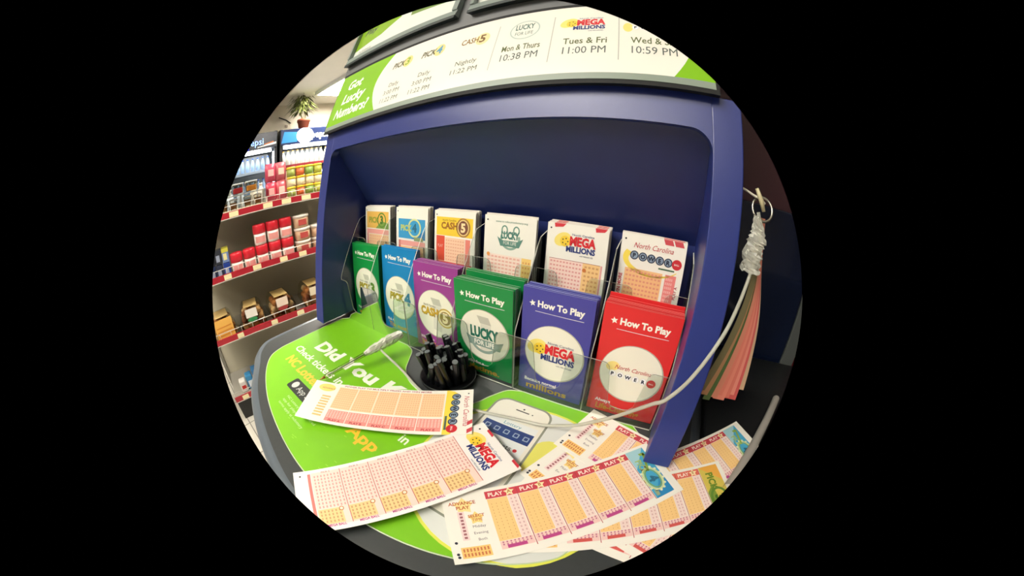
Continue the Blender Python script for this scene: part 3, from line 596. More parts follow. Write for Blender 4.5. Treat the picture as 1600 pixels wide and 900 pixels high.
# ================================================================== UPRIGHT PLAYSLIPS (rear row)
SN = ['green and yellow Pick 3', 'blue Pick 4', 'yellow Cash 5', 'white Lucky for Life', 'Mega Millions', 'Powerball']
ST = [24.1, 24.2, 24.0, 23.9, 23.8, 23.9]; SK = [6, 6, 7, 3, 6, 5]
random.seed(5)
for i in range(6):
    h = ST[i] - .2; proto = None
    for k in range(SK[i]):
        def fn(x, z, d): return (x, .075*z + d, z)
        base = (SX[i] + (random.uniform(-.08, .10) if k and i not in (0,) else 0), 8.65 + .27*k, .17 + (random.uniform(0, .22) if k else 0))
        if k == 0:
            m = MB(); sheet(m, SW, h, .06, mat(PAPER, .6), mat(PAPER, .7), fn); header_slip(i, SW, h).emit(m, lambda x, y, hh: tuple(Vector(fn(x, y, 0)) + Vector((0, -.01 - hh, 0))))
            o = m.build('playslip', loc=base)
            tag(o, 'upright playslip with ' + ['green and yellow Pick 3', 'blue Pick 4', 'yellow Cash 5', 'green horseshoe Lucky for Life', 'red and blue Mega Millions', 'Powerball lettered balls'][i] + ' heading, rear row of the rack', 'playslip', 'front playslips of the rear row')
        else:
            if proto is None:
                m = MB(); sheet(m, SW, h, .08, mat('#e9e3d8', .6), mat('#f2ede2', .7), fn)
                if i >= 4:
                    q = Print()
                    for x in ((1.0, 6.9) if i == 4 else (5.6, 7.0)): q.poly([(x, h-.02), (x+1.5, h-.02), (x+1.7, h-.6), (x+.3, h-.6)], '#d63440', 2)
                    q.emit(m, lambda x, y, hh: tuple(Vector(fn(x, y, 0)) + Vector((0, -.01 - hh, 0))))
                o = m.build('playslip', loc=base); proto = o
            else: o = proto.copy(); COL.objects.link(o); o.location = Vector(base) * S
            tag(o, 'plain-looking playslip stacked upright right behind the ' + SN[i] + ' playslip', 'playslip', SN[i] + ' playslips behind the front one')

# ================================================================== LOOSE PLAYSLIPS ON THE COUNTER
def lying(X, Y, deg, art, lift, label, extra=None):
    a = RAD(deg); m = MB(); NU, NV = 40, 8
    def fn(px, py, hh):
        u = py - SL/2; v = SW/2 - px; z = lift(u, v)
        return (u*cos(a) - v*sin(a), u*sin(a) + v*cos(a), z + .035 + hh)
    V = []; F = []
    for d in (0, -.03):
        for j in range(NU+1):
            for i in range(NV+1): V.append(fn(SW*i/NV, SL*j/NU, d))
    N = (NU+1)*(NV+1)
    for j in range(NU):
        for i in range(NV): q = j*(NV+1)+i; F.append([q, q+NV+1, q+NV+2, q+1]); F.append([q+N, q+1+N, q+NV+2+N, q+NV+1+N])
    for i in range(NV): F.append([i, i+1, i+1+N, i+N]); q = NU*(NV+1)+i; F.append([q, q+N, q+1+N, q+1])
    for j in range(NU): q = j*(NV+1); F.append([q, q+N, q+NV+1+N, q+NV+1]); q += NV; F.append([q, q+NV+1, q+NV+1+N, q+N])
    m.add(V, F, mat(PAPER, .6)); art.emit(m, lambda x, y, hh: fn(x, y, .008 + hh), .006)
    o = m.build('playslip', loc=(X, Y, 0)); tag(o, label, 'playslip', 'loose playslips scattered on the counter'); return o
def q2(x): return max(0, x)**2
P3, P4, PM, PP = art_pick(3), art_pick(4), art_mega(), art_power()
BZ = .16
lying(68.95, -12.9, -8.0, P3, lambda u, v: BZ + .02, 'pale playslip lying lowest in the pile at bottom right, mostly covered')
lying(68.9, -11.3, -19.8, P3, lambda u, v: BZ + .10, 'playslip with yellow corner stars emerging between phone picture and Pick 4 slip')
lying(70.4, -4.55, -17.0, P4, lambda u, v: BZ + .18, 'playslip angled away behind the blue arm, in front of the red brochure')
lying(75.1, -3.67, 39.9, P4, lambda u, v: BZ + .26 + .004*q2(u-4), 'playslip with blue heading sticking out to the right of the blue arm')
lying(69.6, -10.6, 27.5, P3, lambda u, v: BZ + .34, 'playslip with yellow green heading lying beneath the right end of the Pick 4 slip')
lying(62.2, -12.65, 45.2, P4, lambda u, v: BZ + .42 + .004*q2(-u-6), 'large front playslip with five PLAY panels and a blue Pick 4 heading under the arm')
lying(34.8, -12.8, 33.3, PP, lambda u, v: BZ + .75 + .006*q2(-u-4) + .006*q2(u-4), 'Powerball playslip lying upper left over the mat lettering')
lying(45.6, -20.15, 61.6, PM, lambda u, v: BZ + 1.0 + .004*q2(-u-5), 'Mega Millions playslip lying across the mat at lower left')
# curled slip standing on its edge at the far right
m = MB(); V = []; F = []; N1, N2 = 14, 10
for k in range(N1+1):
    t = k/N1
    for j in range(N2+1):
        a = pi*.15 + pi*1.0*j/N2; r = .75
        V.append((80.4 + 11.2*t + r*cos(a)*.88, -5.6 + 21.4*t - r*cos(a)*.46, .95 + r*sin(a)))
for k in range(N1):
    for j in range(N2): q = k*(N2+1)+j; F.append([q, q+1, q+N2+2, q+N2+1])
m.add(V, F, mat('#a39e96', .6), True); n0 = len(V)
m.add([tuple(Vector(v) + Vector((0, 0, .04))) for v in V], [f[::-1] for f in F], mat('#a39e96', .6), True)
q = Print(); q.rect(.3, .2, 2.3, 1.8, '#2c3038', 1)
o = m.build('playslip'); tag(o, 'curled pale playslip lying rolled at the far right edge of the counter', 'playslip', 'loose playslips scattered on the counter')

# ================================================================== PENS IN THE NOTCH
cup = MB(); cup.lathe([(4.1, 0), (4.3, .1), (4.5, .8), (4.5, .9), (4.3, .9), (4.1, .5), (0.01, .45)], mat('#101214', .4), n=36)
co = cup.build('pen_cup', loc=(37.1, -.6, .02)); tag(co, 'low round black pen tray in the mat notch', 'pen cup')
pen_proto = None; random.seed(21); BLK = mat('#0d0f13', .25); TIPG = mat('#6d7474', .4)
spots = [(a*1.08 + .5*(b % 2), b*1.02) for a in range(-4, 5) for b in range(-4, 5) if (a*1.08+.5*(b % 2))**2 + (b*1.02)**2 < 13]
for k, (dx, dy) in enumerate(spots):
    L_ = random.uniform(5.6, 7.2)
    if pen_proto is None:
        e = empty('black_pen'); m = MB(); m.lathe([(.30, 0), (.46, .5), (.48, 6.4), (.46, 6.5)], BLK, n=12, smooth=False); m.build('barrel', e)
        m = MB(); m.lathe([(.40, 6.45), (.42, 6.56), (.40, 6.62)], TIPG, n=12, smooth=False); m.build('end_plug', e); pen_proto = e
    else:
        e = pen_proto.copy(); COL.objects.link(e)
        for ch in list(pen_proto.children): c = ch.copy(); COL.objects.link(c); c.parent = e
    e.location = Vector((37.1 + dx*.96, -.6 + dy*.96, .55)) * S
    tx = -.24 + dx*.03 + random.uniform(-.16, .12); ty = .10 + dy*.03 + random.uniform(-.12, .12)
    e.rotation_euler = (-ty, tx, random.uniform(0, 3)); e.scale = (1, 1, random.uniform(.58, .95))
    tag(e, 'short black pen with grey end crowded upright in the round tray', 'pen', 'black pens in the tray')

# tethered pen, its cord and the hanging bundle
tip, end = Vector((21.1, -15.5, .75)), Vector((25.8, .4, 4.0)); d = (end - tip)
def along(t): return tip + d*t
pe = empty('ballpoint_pen', tip); tag(pe, 'clear ballpoint pen with tape-wrapped end leaning over the green mat', 'pen')
def pp(mb, n): o = mb.build(n, pe); o.location = -Vector(tip) * S; return o
pp(MB().tube([along(.07), along(.55)], .36, PET, n=12), 'barrel'); pp(MB().tube([along(.10), along(.6)], .12, mat('#8a8f84', .4), n=8), 'ink_tube')
pp(MB().tube([along(0), along(.03), along(.07)], [.05, .16, .3], mat('#b8884a', .3, metal=.6), n=10), 'tip')
ew = MB(); bm = bmesh.new(); rings = []; random.seed(8); sd = d.cross(Vector((0, 0, 1))).normalized(); un_ = sd.cross(d).normalized()
for k in range(16):
    t = k/15; R_ = [.45, .55, .7, .8, .85, .88, .9, .95, 1.0, 1.0, 1.02, 1.0, .98, .95, .85, .6][k]
    rings.append([bm.verts.new(along(.55 + .46*t) + (sd*cos(a*2*pi/14) + un_*sin(a*2*pi/14)*.8)*R_*(1+random.uniform(-.12, .12))) for a in range(14)])
for k in range(15):
    for a in range(14): bm.faces.new([rings[k][a], rings[k][(a+1) % 14], rings[k+1][(a+1) % 14], rings[k+1][a]])
bm.faces.new(rings[-1]); ew.bm(bm, TAPE); pp(ew, 'taped_end')
pp(MB().tube([along(.56), along(.98)], .3, mat('#b9b8a6', .4), n=10), 'cap')
cord = [(74.0, 3.0, 30.0), (74.5, 2.9, 28.2), (74.4, 2.5, 25.8), (73.9, 1.8, 23.5), (72.9, 0.0, 20.5), (71.6, -2.4, 18.2), (69.5, -4.3, 14.2), (67.7, -4.9, 11.5), (66.6, -4.6, 10.4), (64.9, -4.2, 8.6), (63.0, -3.8, 6.6), (61.0, -3.6, 4.9), (58.8, -3.4, 3.1),
        (56.6, -2.7, 1.4), (54.3, -3.0, .75), (50.2, -3.6, .55), (43.4, -2.9, .5), (37.1, -6.6, .5), (31.7, -3.6, .8), (28.4, -3.2, 1.6), (25.4, -3.6, 2.7), (24.3, -3.6, 3.0)]
cord = [(74.0, 3.0, 30.0), (74.5, 2.9, 28.2), (74.4, 2.5, 25.8), (73.9, 1.8, 23.5), (72.9, 0.0, 20.5), (71.6, -2.4, 18.2), (69.5, -4.3, 14.2), (67.7, -4.9, 11.5), (66.6, -4.6, 10.4), (64.9, -4.2, 8.6), (63.0, -3.8, 6.6), (61.0, -3.6, 4.9), (58.8, -3.4, 3.1),
        (56.6, -2.7, 1.4), (54.4, -3.1, .8), (50.2, -3.7, .55), (43.6, -5.2, .5), (37.4, -6.3, .6), (31.0, -4.6, 1.0), (28.0, -4.3, 1.8), (25.4, -4.2, 2.7), (24.4, -3.9, 3.0)]
o = MB().tube(spline(cord, 6), .215, TUBE, n=10).build('plastic_tether'); tag(o, 'long clear plastic cord curving from the hanging bundle down to the tethered pen', 'cord')
m = MB(); tp = spline([(73.9, 3.0, 29.6), (74.2, 2.9, 28.4), (74.2, 2.7, 27.2), (74.0, 2.6, 26.2), (73.9, 2.4, 25.0), (73.9, 2.2, 23.9)], 5); random.seed(4)
bm = bmesh.new(); nn = 14; rings = []
for k, p_ in enumerate(tp):
    t = k/(len(tp)-1); rad = .35 + .75*min(1, t*2.2); rings.append([bm.verts.new(p_ + Vector((cos(a*2*pi/nn)*rad*(1+random.uniform(-.22, .25)), sin(a*2*pi/nn)*rad*.8*(1+random.uniform(-.2, .2)), random.uniform(-.1, .1)))) for a in range(nn)])
for k in range(len(rings)-1):
    for a in range(nn): bm.faces.new([rings[k][a], rings[k][(a+1) % nn], rings[k+1][(a+1) % nn], rings[k+1][a]])
m.bm(bm, TAPE)
o = m.build('clear_tape_wrap'); tag(o, 'crumpled clear tape wound around the top of the pen cord', 'tape')
m = MB(); m.tube([(74.6 + 1.25*cos(a*pi/12), 3.5 + .5*sin(a*pi/12), 30.4 + 1.25*sin(a*pi/12)) for a in range(24)], .16, mat('#b8b4a8', .25, metal=.9), n=8, closed=True)
o = m.build('metal_ring'); tag(o, 'small metal ring at the top of the hanging pink strips', 'ring')
m = MB(); m.tube(spline([(71.75, 5, 32.2), (72.4, 4, 32.0), (73.4, 3.5, 31.6), (74.2, 3.4, 31.4), (74.8, 3.3, 31.0)], 4), .14, mat('#d8d2c0', .3), n=8); m.tube([(73.6, 3.2, 32.4), (74.3, 3.2, 31.2), (74.7, 3.2, 30.2)], [.22, .3, .22], mat('#c9bf98', .4), n=8)
o = m.build('wire_hook'); tag(o, 'pale wire hook fixed to the outer side of the blue panel', 'hook')
cols_ = ['#7b7350', '#b98a62', '#4f6a3a', '#d98a72', '#e0806e', '#e58a78', '#dc7868', '#e59080', '#cf5a58', '#c9a888']
for k in range(10):
    t = k/9; m = MB(); topx = 74.6 + .8*t; bx = 73.0 + 5.9*t; zb = 6.5 + (1.2 if k in (0, 9) else 0) + .5*sin(k*2.1); y0 = 3.9 + .22*k
    P_ = spline([(topx, y0, 29.4), (topx + .5, y0, 24), (topx*.6 + bx*.4 + .7, y0, 17), (bx, y0, zb)], 5); V = []; F = []
    wd = .85 if k > 2 else .5
    for q_ in P_:
        for sx, sy in ((-1, 0), (1, 0), (1, 1), (-1, 1)): V.append((q_.x + sx*wd*(.55 + .45*(29.4-q_.z)/22), q_.y + sy*.12 - .0, q_.z))
    n = len(P_)
    for j in range(n-1):
        for s_ in range(4): F.append([j*4+s_, j*4+(s_+1) % 4, (j+1)*4+(s_+1) % 4, (j+1)*4+s_])
    F.append([0, 3, 2, 1]); F.append([(n-1)*4+s_ for s_ in range(4)])
    m.add(V, F, mat(cols_[k], .6)); o = m.build('paper_strip')
    if k < 3: tag(o, ['olive paper strip, leftmost of the bundle hanging beside the blue arm', 'tan paper strip, second from the left of the hanging bundle', 'dark green paper strip between the tan and pink hanging strips'][k], 'paper strip', 'hanging paper strips')
    elif k == 9: tag(o, 'pale tan paper strip at the right edge of the hanging pink bundle', 'paper strip', 'hanging paper strips')
    else: tag(o, 'salmon pink paper strip in the bundle hanging right of the blue arm', 'paper strip', 'salmon pink hanging strips')

# ================================================================== RIGHT SIDE: black counter, dark display cabinet
m = MB(); m.prism([(76.6, 32), (76.6, -60), (150, -60), (150, 32)], 'z', -4, -.05, DARK, .3); m.box((78, -58, -100), (148, 30, -4), mat('#101112', .5))
o = m.build('side_counter'); tag(o, 'black counter to the right of the lottery stand', 'counter')
e = empty('display_cabinet', (100, 38, 0)); tag(e, 'dark glossy navy cabinet with grey post and red side, standing behind the right counter', 'cabinet')
def dc(mb, n): o = mb.build(n, e); o.location = Vector((-100, -38, 0)) * S; return o
dc(MB().box((78, 33, -99.8), (97.6, 43.5, 31), mat('#10182e', .12, noise=.5, nscale=9, coat=.5, name='glossy_navy_film'), .3), 'body')
dc(MB().box((97.8, 33, -99.8), (101.6, 43.5, 60), mat('#565a58', .45), .2), 'post'); dc(MB().box((101.8, 33, -99.8), (112, 43.5, 60), mat('#5a1418', .45), .2), 'side')

# ================================================================== GONDOLA SHELVING
def at_g(x, y, z): return gw(x, y, z)
G = empty('store_shelving', gw(45, 18, 0), GA); tag(G, 'grey store shelving unit with red price rails on the left', 'shelving')
def gp(mb, n, par=None): o = mb.build(n, G); o.location = Vector((-45, -18, 0)) * S; return o
PEG = bpy.data.materials.new('pegboard'); PEG.use_nodes = True
nt = PEG.node_tree; b = nt.nodes['Principled BSDF']; tc = nt.nodes.new('ShaderNodeTexCoord'); mp = nt.nodes.new('ShaderNodeMapping'); mp.inputs['Scale'].default_value = (40, 40, 40)
vo = nt.nodes.new('ShaderNodeTexVoronoi'); vo.inputs['Randomness'].default_value = 0; rp = nt.nodes.new('ShaderNodeValToRGB')
rp.color_ramp.elements[0].position = .14; rp.color_ramp.elements[0].color = lin('#2c2a22'); rp.color_ramp.elements[1].position = .2; rp.color_ramp.elements[1].color = lin('#cfc8b0')
nt.links.new(tc.outputs['Object'], mp.inputs[0]); nt.links.new(mp.outputs[0], vo.inputs['Vector']); nt.links.new(vo.outputs['Distance'], rp.inputs[0]); nt.links.new(rp.outputs[0], b.inputs['Base Color']); b.inputs['Roughness'].default_value = .6
SHG = mat('#8a867a', .5, noise=.03, name='shelf_paint')
gp(MB().box((-2, 40, 0), (125, 43, 128), PEG), 'pegboard_back')
gp(MB().box((-2.5, 39, 0), (0, 44, 130), SHG), 'upright'); gp(MB().box((122, 38.5, 0), (125, 44, 130), SHG), 'upright')
RAILC, LABC = mat('#a8222e', .4), mat('#ecdfae', .5)
labs = {54.5: [(22, 4.5), (47, 4.5), (66, 5)], 89.5: [(24, 5), (44, 5.5), (62, 5), (75, 5)], 122: [(34, 6), (56, 6), (68, 6), (81, 6)], 15.5: [(8.5, 5)]}
for z, xs in labs.items():
    d0 = 0; sh = MB().box((0, .5, z-.5), (122, 39.5, z+.4), mat('#a5a196', .45)); so = gp(sh, 'shelf')
    r_ = MB().box((0, -.6, z), (122, .4, z+3.4), RAILC)
    for x, w_ in xs: r_.box((x-w_/2, -.75, z+.3), (x+w_/2, -.55, z+3.1), LABC)
    r_.box((0, -.7, z-.4), (122, .4, z+.1), mat('#c9c4b8', .4)); ro = r_.build('price_rail', so)
    wz = z + 6.5; wr = MB().tube([(0, -.2, wz), (122, -.2, wz)], .22, mat('#d9d6cc', .3, metal=.3), n=6)
    for x in range(0, 123, 8): wr.tube([(x, -.2, z+3.3), (x, -.2, wz)], .15, mat('#d9d6cc', .3, metal=.3), n=5)
    wr.build('wire_fence', so)
gp(MB().box((0, 2.5, 0), (122, 38.5, 15), mat('#1e1e1c', .5)), 'kick_base')
def place(o, x, y, z, rz=0): o.location = Vector(gw(x, y, z)) * S; o.rotation_euler.z = GA + rz; return o
def copy_thing(o):
    c = o.copy(); COL.objects.link(c)
    for ch in o.children: k = ch.copy(); COL.objects.link(k); k.parent = c
    return c
# clamshells of pastries on the third rail down
def clamshell(kind):
    e = empty('pastry_clamshell'); w_, d_, h_ = 19.5, 17, 14
    m = MB(); pts = [(-w_/2+1.2, 0), (w_/2-1.2, 0), (w_/2, 4.5), (w_/2-2.0, h_-2.5), (w_/2-4, h_), (-w_/2+4, h_), (-w_/2+2.0, h_-2.5), (-w_/2, 4.5)]
    m.prism(pts, 'y', 0, d_, PET, .3); m.build('shell', e)
    m = MB(); random.seed(kind)
    for a in range(4):
        for b_ in range(3):
            for c in range(3):
                bm = bmesh.new(); bmesh.ops.create_icosphere(bm, subdivisions=2, radius=1)
                cc = random.choice(['#b9743a', '#d6a368', '#8a4c28', '#e2bd8a']); s_ = (2.3, 2.3, 2.1)
                for v in bm.verts: v.co = Vector((v.co.x*s_[0], v.co.y*s_[1], v.co.z*s_[2])) * random.uniform(.97, 1.0)
                m.bm(bm, mat(cc, .7), Matrix.Translation(((-6.0+a*4.0)*(1 if c < 2 else .8), 2.6+b_*4.6, 2.4+c*3.9)), True)
    m.build('pastries', e)
    m = MB(); lc = ['#f0b858', '#efe8dc', '#f0dcc8', '#f0e0c0'][kind]; l2 = ['#c8702a', '#2f8a50', '#a83a3a', '#8a5a30'][kind]
    if kind == 0:
        m.box((-w_/2+3, -.3, 1.0), (w_/2-3.4, -.12, h_-1.0), mat(lc, .5))
        for q_ in range(3): m.box((-w_/2+4, -.38, 3 + 2.4*q_), (w_/2-4.4, -.28, 3.8 + 2.4*q_), mat('#d8903a', .5))
    else: m.box((-4.2, -.3, 7.6), (4.0, -.12, h_-1.2), mat(lc, .5)); m.prism([(3.6*cos(a*pi/8)-.2, 6.2+1.3*sin(a*pi/8)) for a in range(16)], 'y', -.42, -.3, mat(l2, .5))
    m.box((-w_/2+5, .6, h_+.02), (w_/2-5, d_-2, h_+.12), mat('#d9b878', .5))
    m.build('paper_label', e); return e
for k, (x, lab) in enumerate([(12.6, 'clear pastry clamshell with orange-yellow label, leftmost on the lower shelf'), (33.5, 'clear pastry clamshell with a white and green label on the lower shelf'),
                              (56, 'clear pastry clamshell with cream and dark red label, third on the lower shelf'), (80.5, 'clear pastry clamshell partly hidden by the blue panel on the lower shelf')]):
    tag(place(clamshell(k), x, 4, 55, RAD((6, -4, 3, 0)[k])), lab, 'pastry box', 'pastry clamshells on the lower shelf')
# red-lidded tubs
tub = empty('snack_tub'); MB().lathe([(3.3, 0), (3.9, .4), (4.0, 6.6)], mat('#eee6dc', .45), n=20).build('body', tub)
m = MB(); m.lathe([(4.05, 6.6), (4.25, 6.8), (4.3, 11.2), (3.9, 11.9)], mat('#d02432', .35), n=20); m.build('lid', tub)
m = MB(); V = []; F = []
for k in range(9):
    a = -pi/2 - .9 + 1.8*k/8; V += [(4.03*cos(a), 4.03*sin(a), 1.6), (4.06*cos(a), 4.06*sin(a), 5.2)]
for k in range(8): F.append([2*k, 2*k+2, 2*k+3, 2*k+1])
m.add(V, F, mat('#e59a92', .5)); m.build('label_band', tub)
first = True
for row, xs in ((0, (32, 40.9, 49.7, 58.5, 67.3)), (1, (48.4, 57.2, 66.0))):
    for x in xs:
        o = tub if first else copy_thing(tub); first = False
        place(o, x + (1.2 if row else 0), 6.5, 90 + row*12.1); tag(o, 'white snack tub with red lid, ' + ('stacked on top of the lower row' if row else 'standing directly on the middle shelf'), 'tub', 'red-lidded tubs, ' + ('upper layer' if row else 'bottom layer'))
# pale tubs at the right
pt = empty('cookie_tub'); MB().lathe([(4.4, 0), (5.0, .3), (5.3, 6)], mat('#c9a684', .5), n=20).build('body', pt); MB().lathe([(5.5, 6), (5.6, 7.2), (5.3, 7.6)], mat('#ece4d6', .4), n=20).build('lid', pt)
m = MB(); m.box((-2.6, -5.35, 1.6), (2.6, -4.6, 5.0), mat('#b84a44', .5)); m.build('label_band', pt)
for k, (x, z) in enumerate(((78, 90.5), (78.2, 98.2), (77.9, 106), (89.5, 90.5), (89.5, 98.2))):
    o = pt if k == 0 else copy_thing(pt); place(o, x, 7, z)
    tag(o, ['tan cookie tub with pale lid, bottom of the stack of three', 'tan cookie tub with pale lid, middle of the stack of three', 'tan cookie tub with pale lid, topmost of the stack of three',
            'tan cookie tub at the shelf bottom right beside the blue panel', 'tan cookie tub upper one beside the blue panel'][k], 'tub', 'tan cookie tubs on the middle shelf')
# dark blue boxes at the left of the middle shelf
for k, (x, z, c, t) in enumerate(((14.5, 90, '#1c2a50', 'navy box'), (19.6, 90, '#2a3148', 'slate box'), (24.7, 90, '#1f3f94', 'bright blue box'), (15.0, 98.2, '#22252c', 'black box'), (19.9, 98.2, '#30343c', 'charcoal box'), (24.9, 98.2, '#cfc84a', 'blue and yellow box'))):
    m = MB(); m.box((-2.3, 0, 0), (2.3, 9, 7.9), mat(c if k < 5 else '#6f86b8', .45), .15); m.box((-1.5, -.08, 1.5), (.9, .0, 5.2), mat('#9aa4b8' if k != 5 else '#e8e0a0', .5))
    if k == 5: m.box((-2.3, -.05, 5.8), (2.3, 9.05, 8.0), mat(c, .45))
    o = m.build('snack_box'); place(o, x, 5, z); tag(o, t + (' in the lower layer' if k < 3 else ' in the upper layer') + ' at the left end of the middle shelf', 'box', 'small boxes on the middle shelf')
# top shelf goods
def bag(c, c2):
    m = MB(); bm = bmesh.new(); bmesh.ops.create_grid(bm, x_segments=8, y_segments=8, size=1)
    V = []; F = []
    for s_ in (-1, 1):
        for j in range(9):
            for i in range(9):
                u, v = i/4-1, j/4-1; V.append((3.6*u*(1-.12*abs(v)**3), s_*2.2*(1-u*u)**.5*(1-v**4) if abs(u) < 1 else 0, 5.4+5.4*v))
    bm.free()
    for s_ in (0, 1):
        for j in range(8):
            for i in range(8): q = s_*81+j*9+i; F.append([q, q+1, q+10, q+9] if s_ == 0 else [q, q+9, q+10, q+1])
    m.add(V, F, mat(c, .3), True); m.box((-1.9, -2.35, 3.2), (1.9, -1.9, 7.2), mat(c2, .4), .3); return m
bags = [(59.8, 125.5, '#cf3f55', '#e8a8a0'), (59.8, 136.5, '#c94860', '#e4b4ac'), (66.5, 125.5, '#d8606a', '#efc8b8'), (66.5, 136.5, '#c9606a', '#e8c8b0')]
for k, (x, z, c, c2) in enumerate(bags):
    o = bag(c, c2).build('snack_bag'); place(o, x, 6, z); tag(o, ['deep pink snack bag, lower left of the pink bags on the top shelf', 'deep pink snack bag, upper left of the pink bags', 'salmon snack bag, lower right of the pink bags', 'salmon snack bag, upper right of the pink bags'][k], 'snack bag', 'pink snack bags on the top shelf')
cy_ = [(73, '#f0d23a', '#8f9a48'), (79, '#ecc42a', '#c8602e'), (85, '#f2dc3c', '#7c9a40'), (91, '#f4e042', '#a8a83c')]
for i, (x, c, c2) in enumerate(cy_):
    for j in range(3):
        m = MB(); m.lathe([(2.5, 0), (2.8, .3), (2.8, 4.4)], mat(c2 if j != 1 else '#d8c8a0', .5), n=16); m.lathe([(2.9, 4.4), (2.95, 5.4), (2.6, 5.7)], mat(c, .35), n=16)
        o = m.build('dip_jar'); place(o, x + .3*(j % 2), 5, 125.6 + 5.9*j)
        tag(o, 'yellow-lidded jar, ' + ('first', 'second', 'third', 'fourth')[i] + ' column from the left, ' + ('bottom', 'middle', 'top')[j] + ' of its stack', 'jar', 'yellow-lidded jars on the top shelf')
m = MB(); m.box((67.5, 12, 0), (77, 16, 16), mat('#e9c9bc', .5), .4); o = m.build('snack_carton', loc=(0, 0, 0)); place(o, 0, 0, 125.6); tag(o, 'pale pink carton standing behind the jars on the top shelf', 'carton')
# clear containers and small cups at the left of the top shelf, on a riser
rs = MB(); rs.box((24, 2, 7.4), (56, 16, 8.0), clear('riser_plastic', '#c8ccc8', .25, .2)); 
for x in (24.5, 39.5, 55): rs.box((x, 3, .1), (x+.5, 15, 7.4), clear('riser_plastic', '#c8ccc8', .25, .2))
o = rs.build('clear_riser'); place(o, 0, 0, 125.5); tag(o, 'low clear riser on the left of the top shelf', 'riser')
cupp = empty('dessert_cup'); MB().lathe([(2.0, 0), (2.6, 5.0), (2.8, 5.2)], PET, n=16).build('cup', cupp); MB().lathe([(1.7, .4), (2.2, 3.9)], mat('#c48a48', .6), n=14).build('filling', cupp)
MB().lathe([(2.85, 5.2), (2.85, 5.6), (1.5, 6.0)], mat('#e8e4da', .3), n=16).build('lid', cupp)
k = 0
for x in (28.2, 34.6, 44, 50.8):
    o = cupp if k == 0 else copy_thing(cupp); k += 1; place(o, x if x < 38 else x, 7, 125.7); tag(o, 'clear dessert cup with brown filling under the riser on the top shelf', 'cup', 'dessert cups under the riser')
for k, (x, c, lab) in enumerate(((30, '#d8dcd8', 'clear container with whitish contents, left on the riser'), (38, '#c9343c', 'clear container with red label on the riser'), (47, '#e2922c', 'clear container with orange contents on the riser'))):
    e = empty('food_container'); MB().box((-3.6, 0, 0), (3.6, 9, 5.4), PET, .5).build('box', e); MB().box((-3.0, .6, .5), (3.0, 8, 3.6), mat(c, .5), .4).build('contents', e); MB().box((-3.9, -.2, 5.42), (3.9, 9.2, 6.1), mat('#cfd3d0', .3), .2).build('lid', e)
    place(e, x, 4, 133.7); tag(e, lab, 'food container', 'clear containers on the riser')
for k, x in enumerate((26.5, 33, 40.5, 50, 55.5)):
    m = MB(); m.lathe([(2.3, 0), (2.5, .3), (2.5, 7.5), (1.1, 10), (1.1, 11.2), (1.3, 11.3), (1.3, 12.4)], mat(('#8fa8b0', '#c8d0d4', '#a8b4b8', '#cfc8b4', '#dcd6c8')[k], .25), n=16)
    o = m.build('drink_bottle'); place(o, x, 24, 125.5); tag(o, 'pale bottle at the back of the top shelf behind the riser', 'bottle', 'pale bottles at the back of the top shelf')
# lowest shelf goods
for k, (x, z, c, c2, lab) in enumerate(((10, 16.2, '#e4e0d8', '#c8342e', 'small white and red packet'), (16, 16.2, '#3f8fc4', '#dfe8ee', 'light blue packet'), (22, 16.2, '#3a7ab0', '#e8e0d0', 'blue packet'), (27, 16.2, '#e8e4dc', '#d04a3a', 'white pack with red mark'), (33, 16.2, '#8a6a3a', '#e0d0a8', 'brown round tub'))):
    m = MB(); m.box((-2.6, 0, 0), (2.6, 6, 8 + 2*k), mat(c, .4), .8); m.box((-1.6, -.15, 2), (1.6, .02, 5 + k), mat(c2, .4)); o = m.build('snack_packet'); place(o, x, 6 + k, z)
    tag(o, lab + ' on the lowest shelf', 'packet', 'packets on the lowest shelf')

# ================================================================== DRINK COOLERS
def cooler(x0, x1, label, blue):
    e = empty('drink_cooler', gw((x0+x1)/2, 290, 0), GA); tag(e, label, 'drink cooler'); w_ = (x1-x0)/2
    def b_(mb, n): return mb.build(n, e)
    m = MB(); D = -30
    m.box((-w_, D, 0), (-w_+4, 38, 214), mat('#17191d', .4)); m.box((w_-4, D, 0), (w_, 38, 214), mat('#17191d', .4)); m.box((-w_+4, 34, 0), (w_-4, 38, 190), mat('#e6e8e6', .5)); m.box((-w_+4, D, 0), (w_-4, 38, 14), mat('#17191d', .4))
    m.box((-w_+4, D+3, 191), (w_-4, 38, 214), mat('#1a1c22', .4)); b_(m, 'cabinet')
    m = MB(); m.box((-w_+1, D-2.5, 191), (w_-1, D-.2, 213), mat(blue, .25), .4); s_ = b_(m, 'sign_panel')
    m = MB(); m.box((-w_+4, D+1.6, 14), (w_-4, D+2.2, 190), GLASS); b_(m, 'glass_door')
    m = MB(); m.box((-w_+8, D+4, 187), (w_-8, D+10, 189.5), mat('#ffffff', .5, emit=22.0)); m.box((w_-6, D+5, 20), (w_-4.5, D+7, 186), mat('#ffffff', .5, emit=14.0)); b_(m, 'lamp_strip')  # horizontal top strip is an added lamp to brighten the bottles
    for z in (60, 100, 132, 162):
        m = MB(); m.box((-w_+6.2, D+9, z-1), (w_-6.2, 32, z), mat('#c8ccd0', .4)); so = b_(m, 'shelf'); m = MB(); m.box((-w_+6.2, D+8.3, z-2), (w_-6.2, D+8.9, z+1.6), mat('#d8484a' if blue == '#222e54' else '#dfe4ea', .4)); m.build('price_rail', so)
    return e, s_, w_
c1, s1, w1 = cooler(28, 112, 'left drink cooler with glowing blue lettering above its glass door', '#10182c')
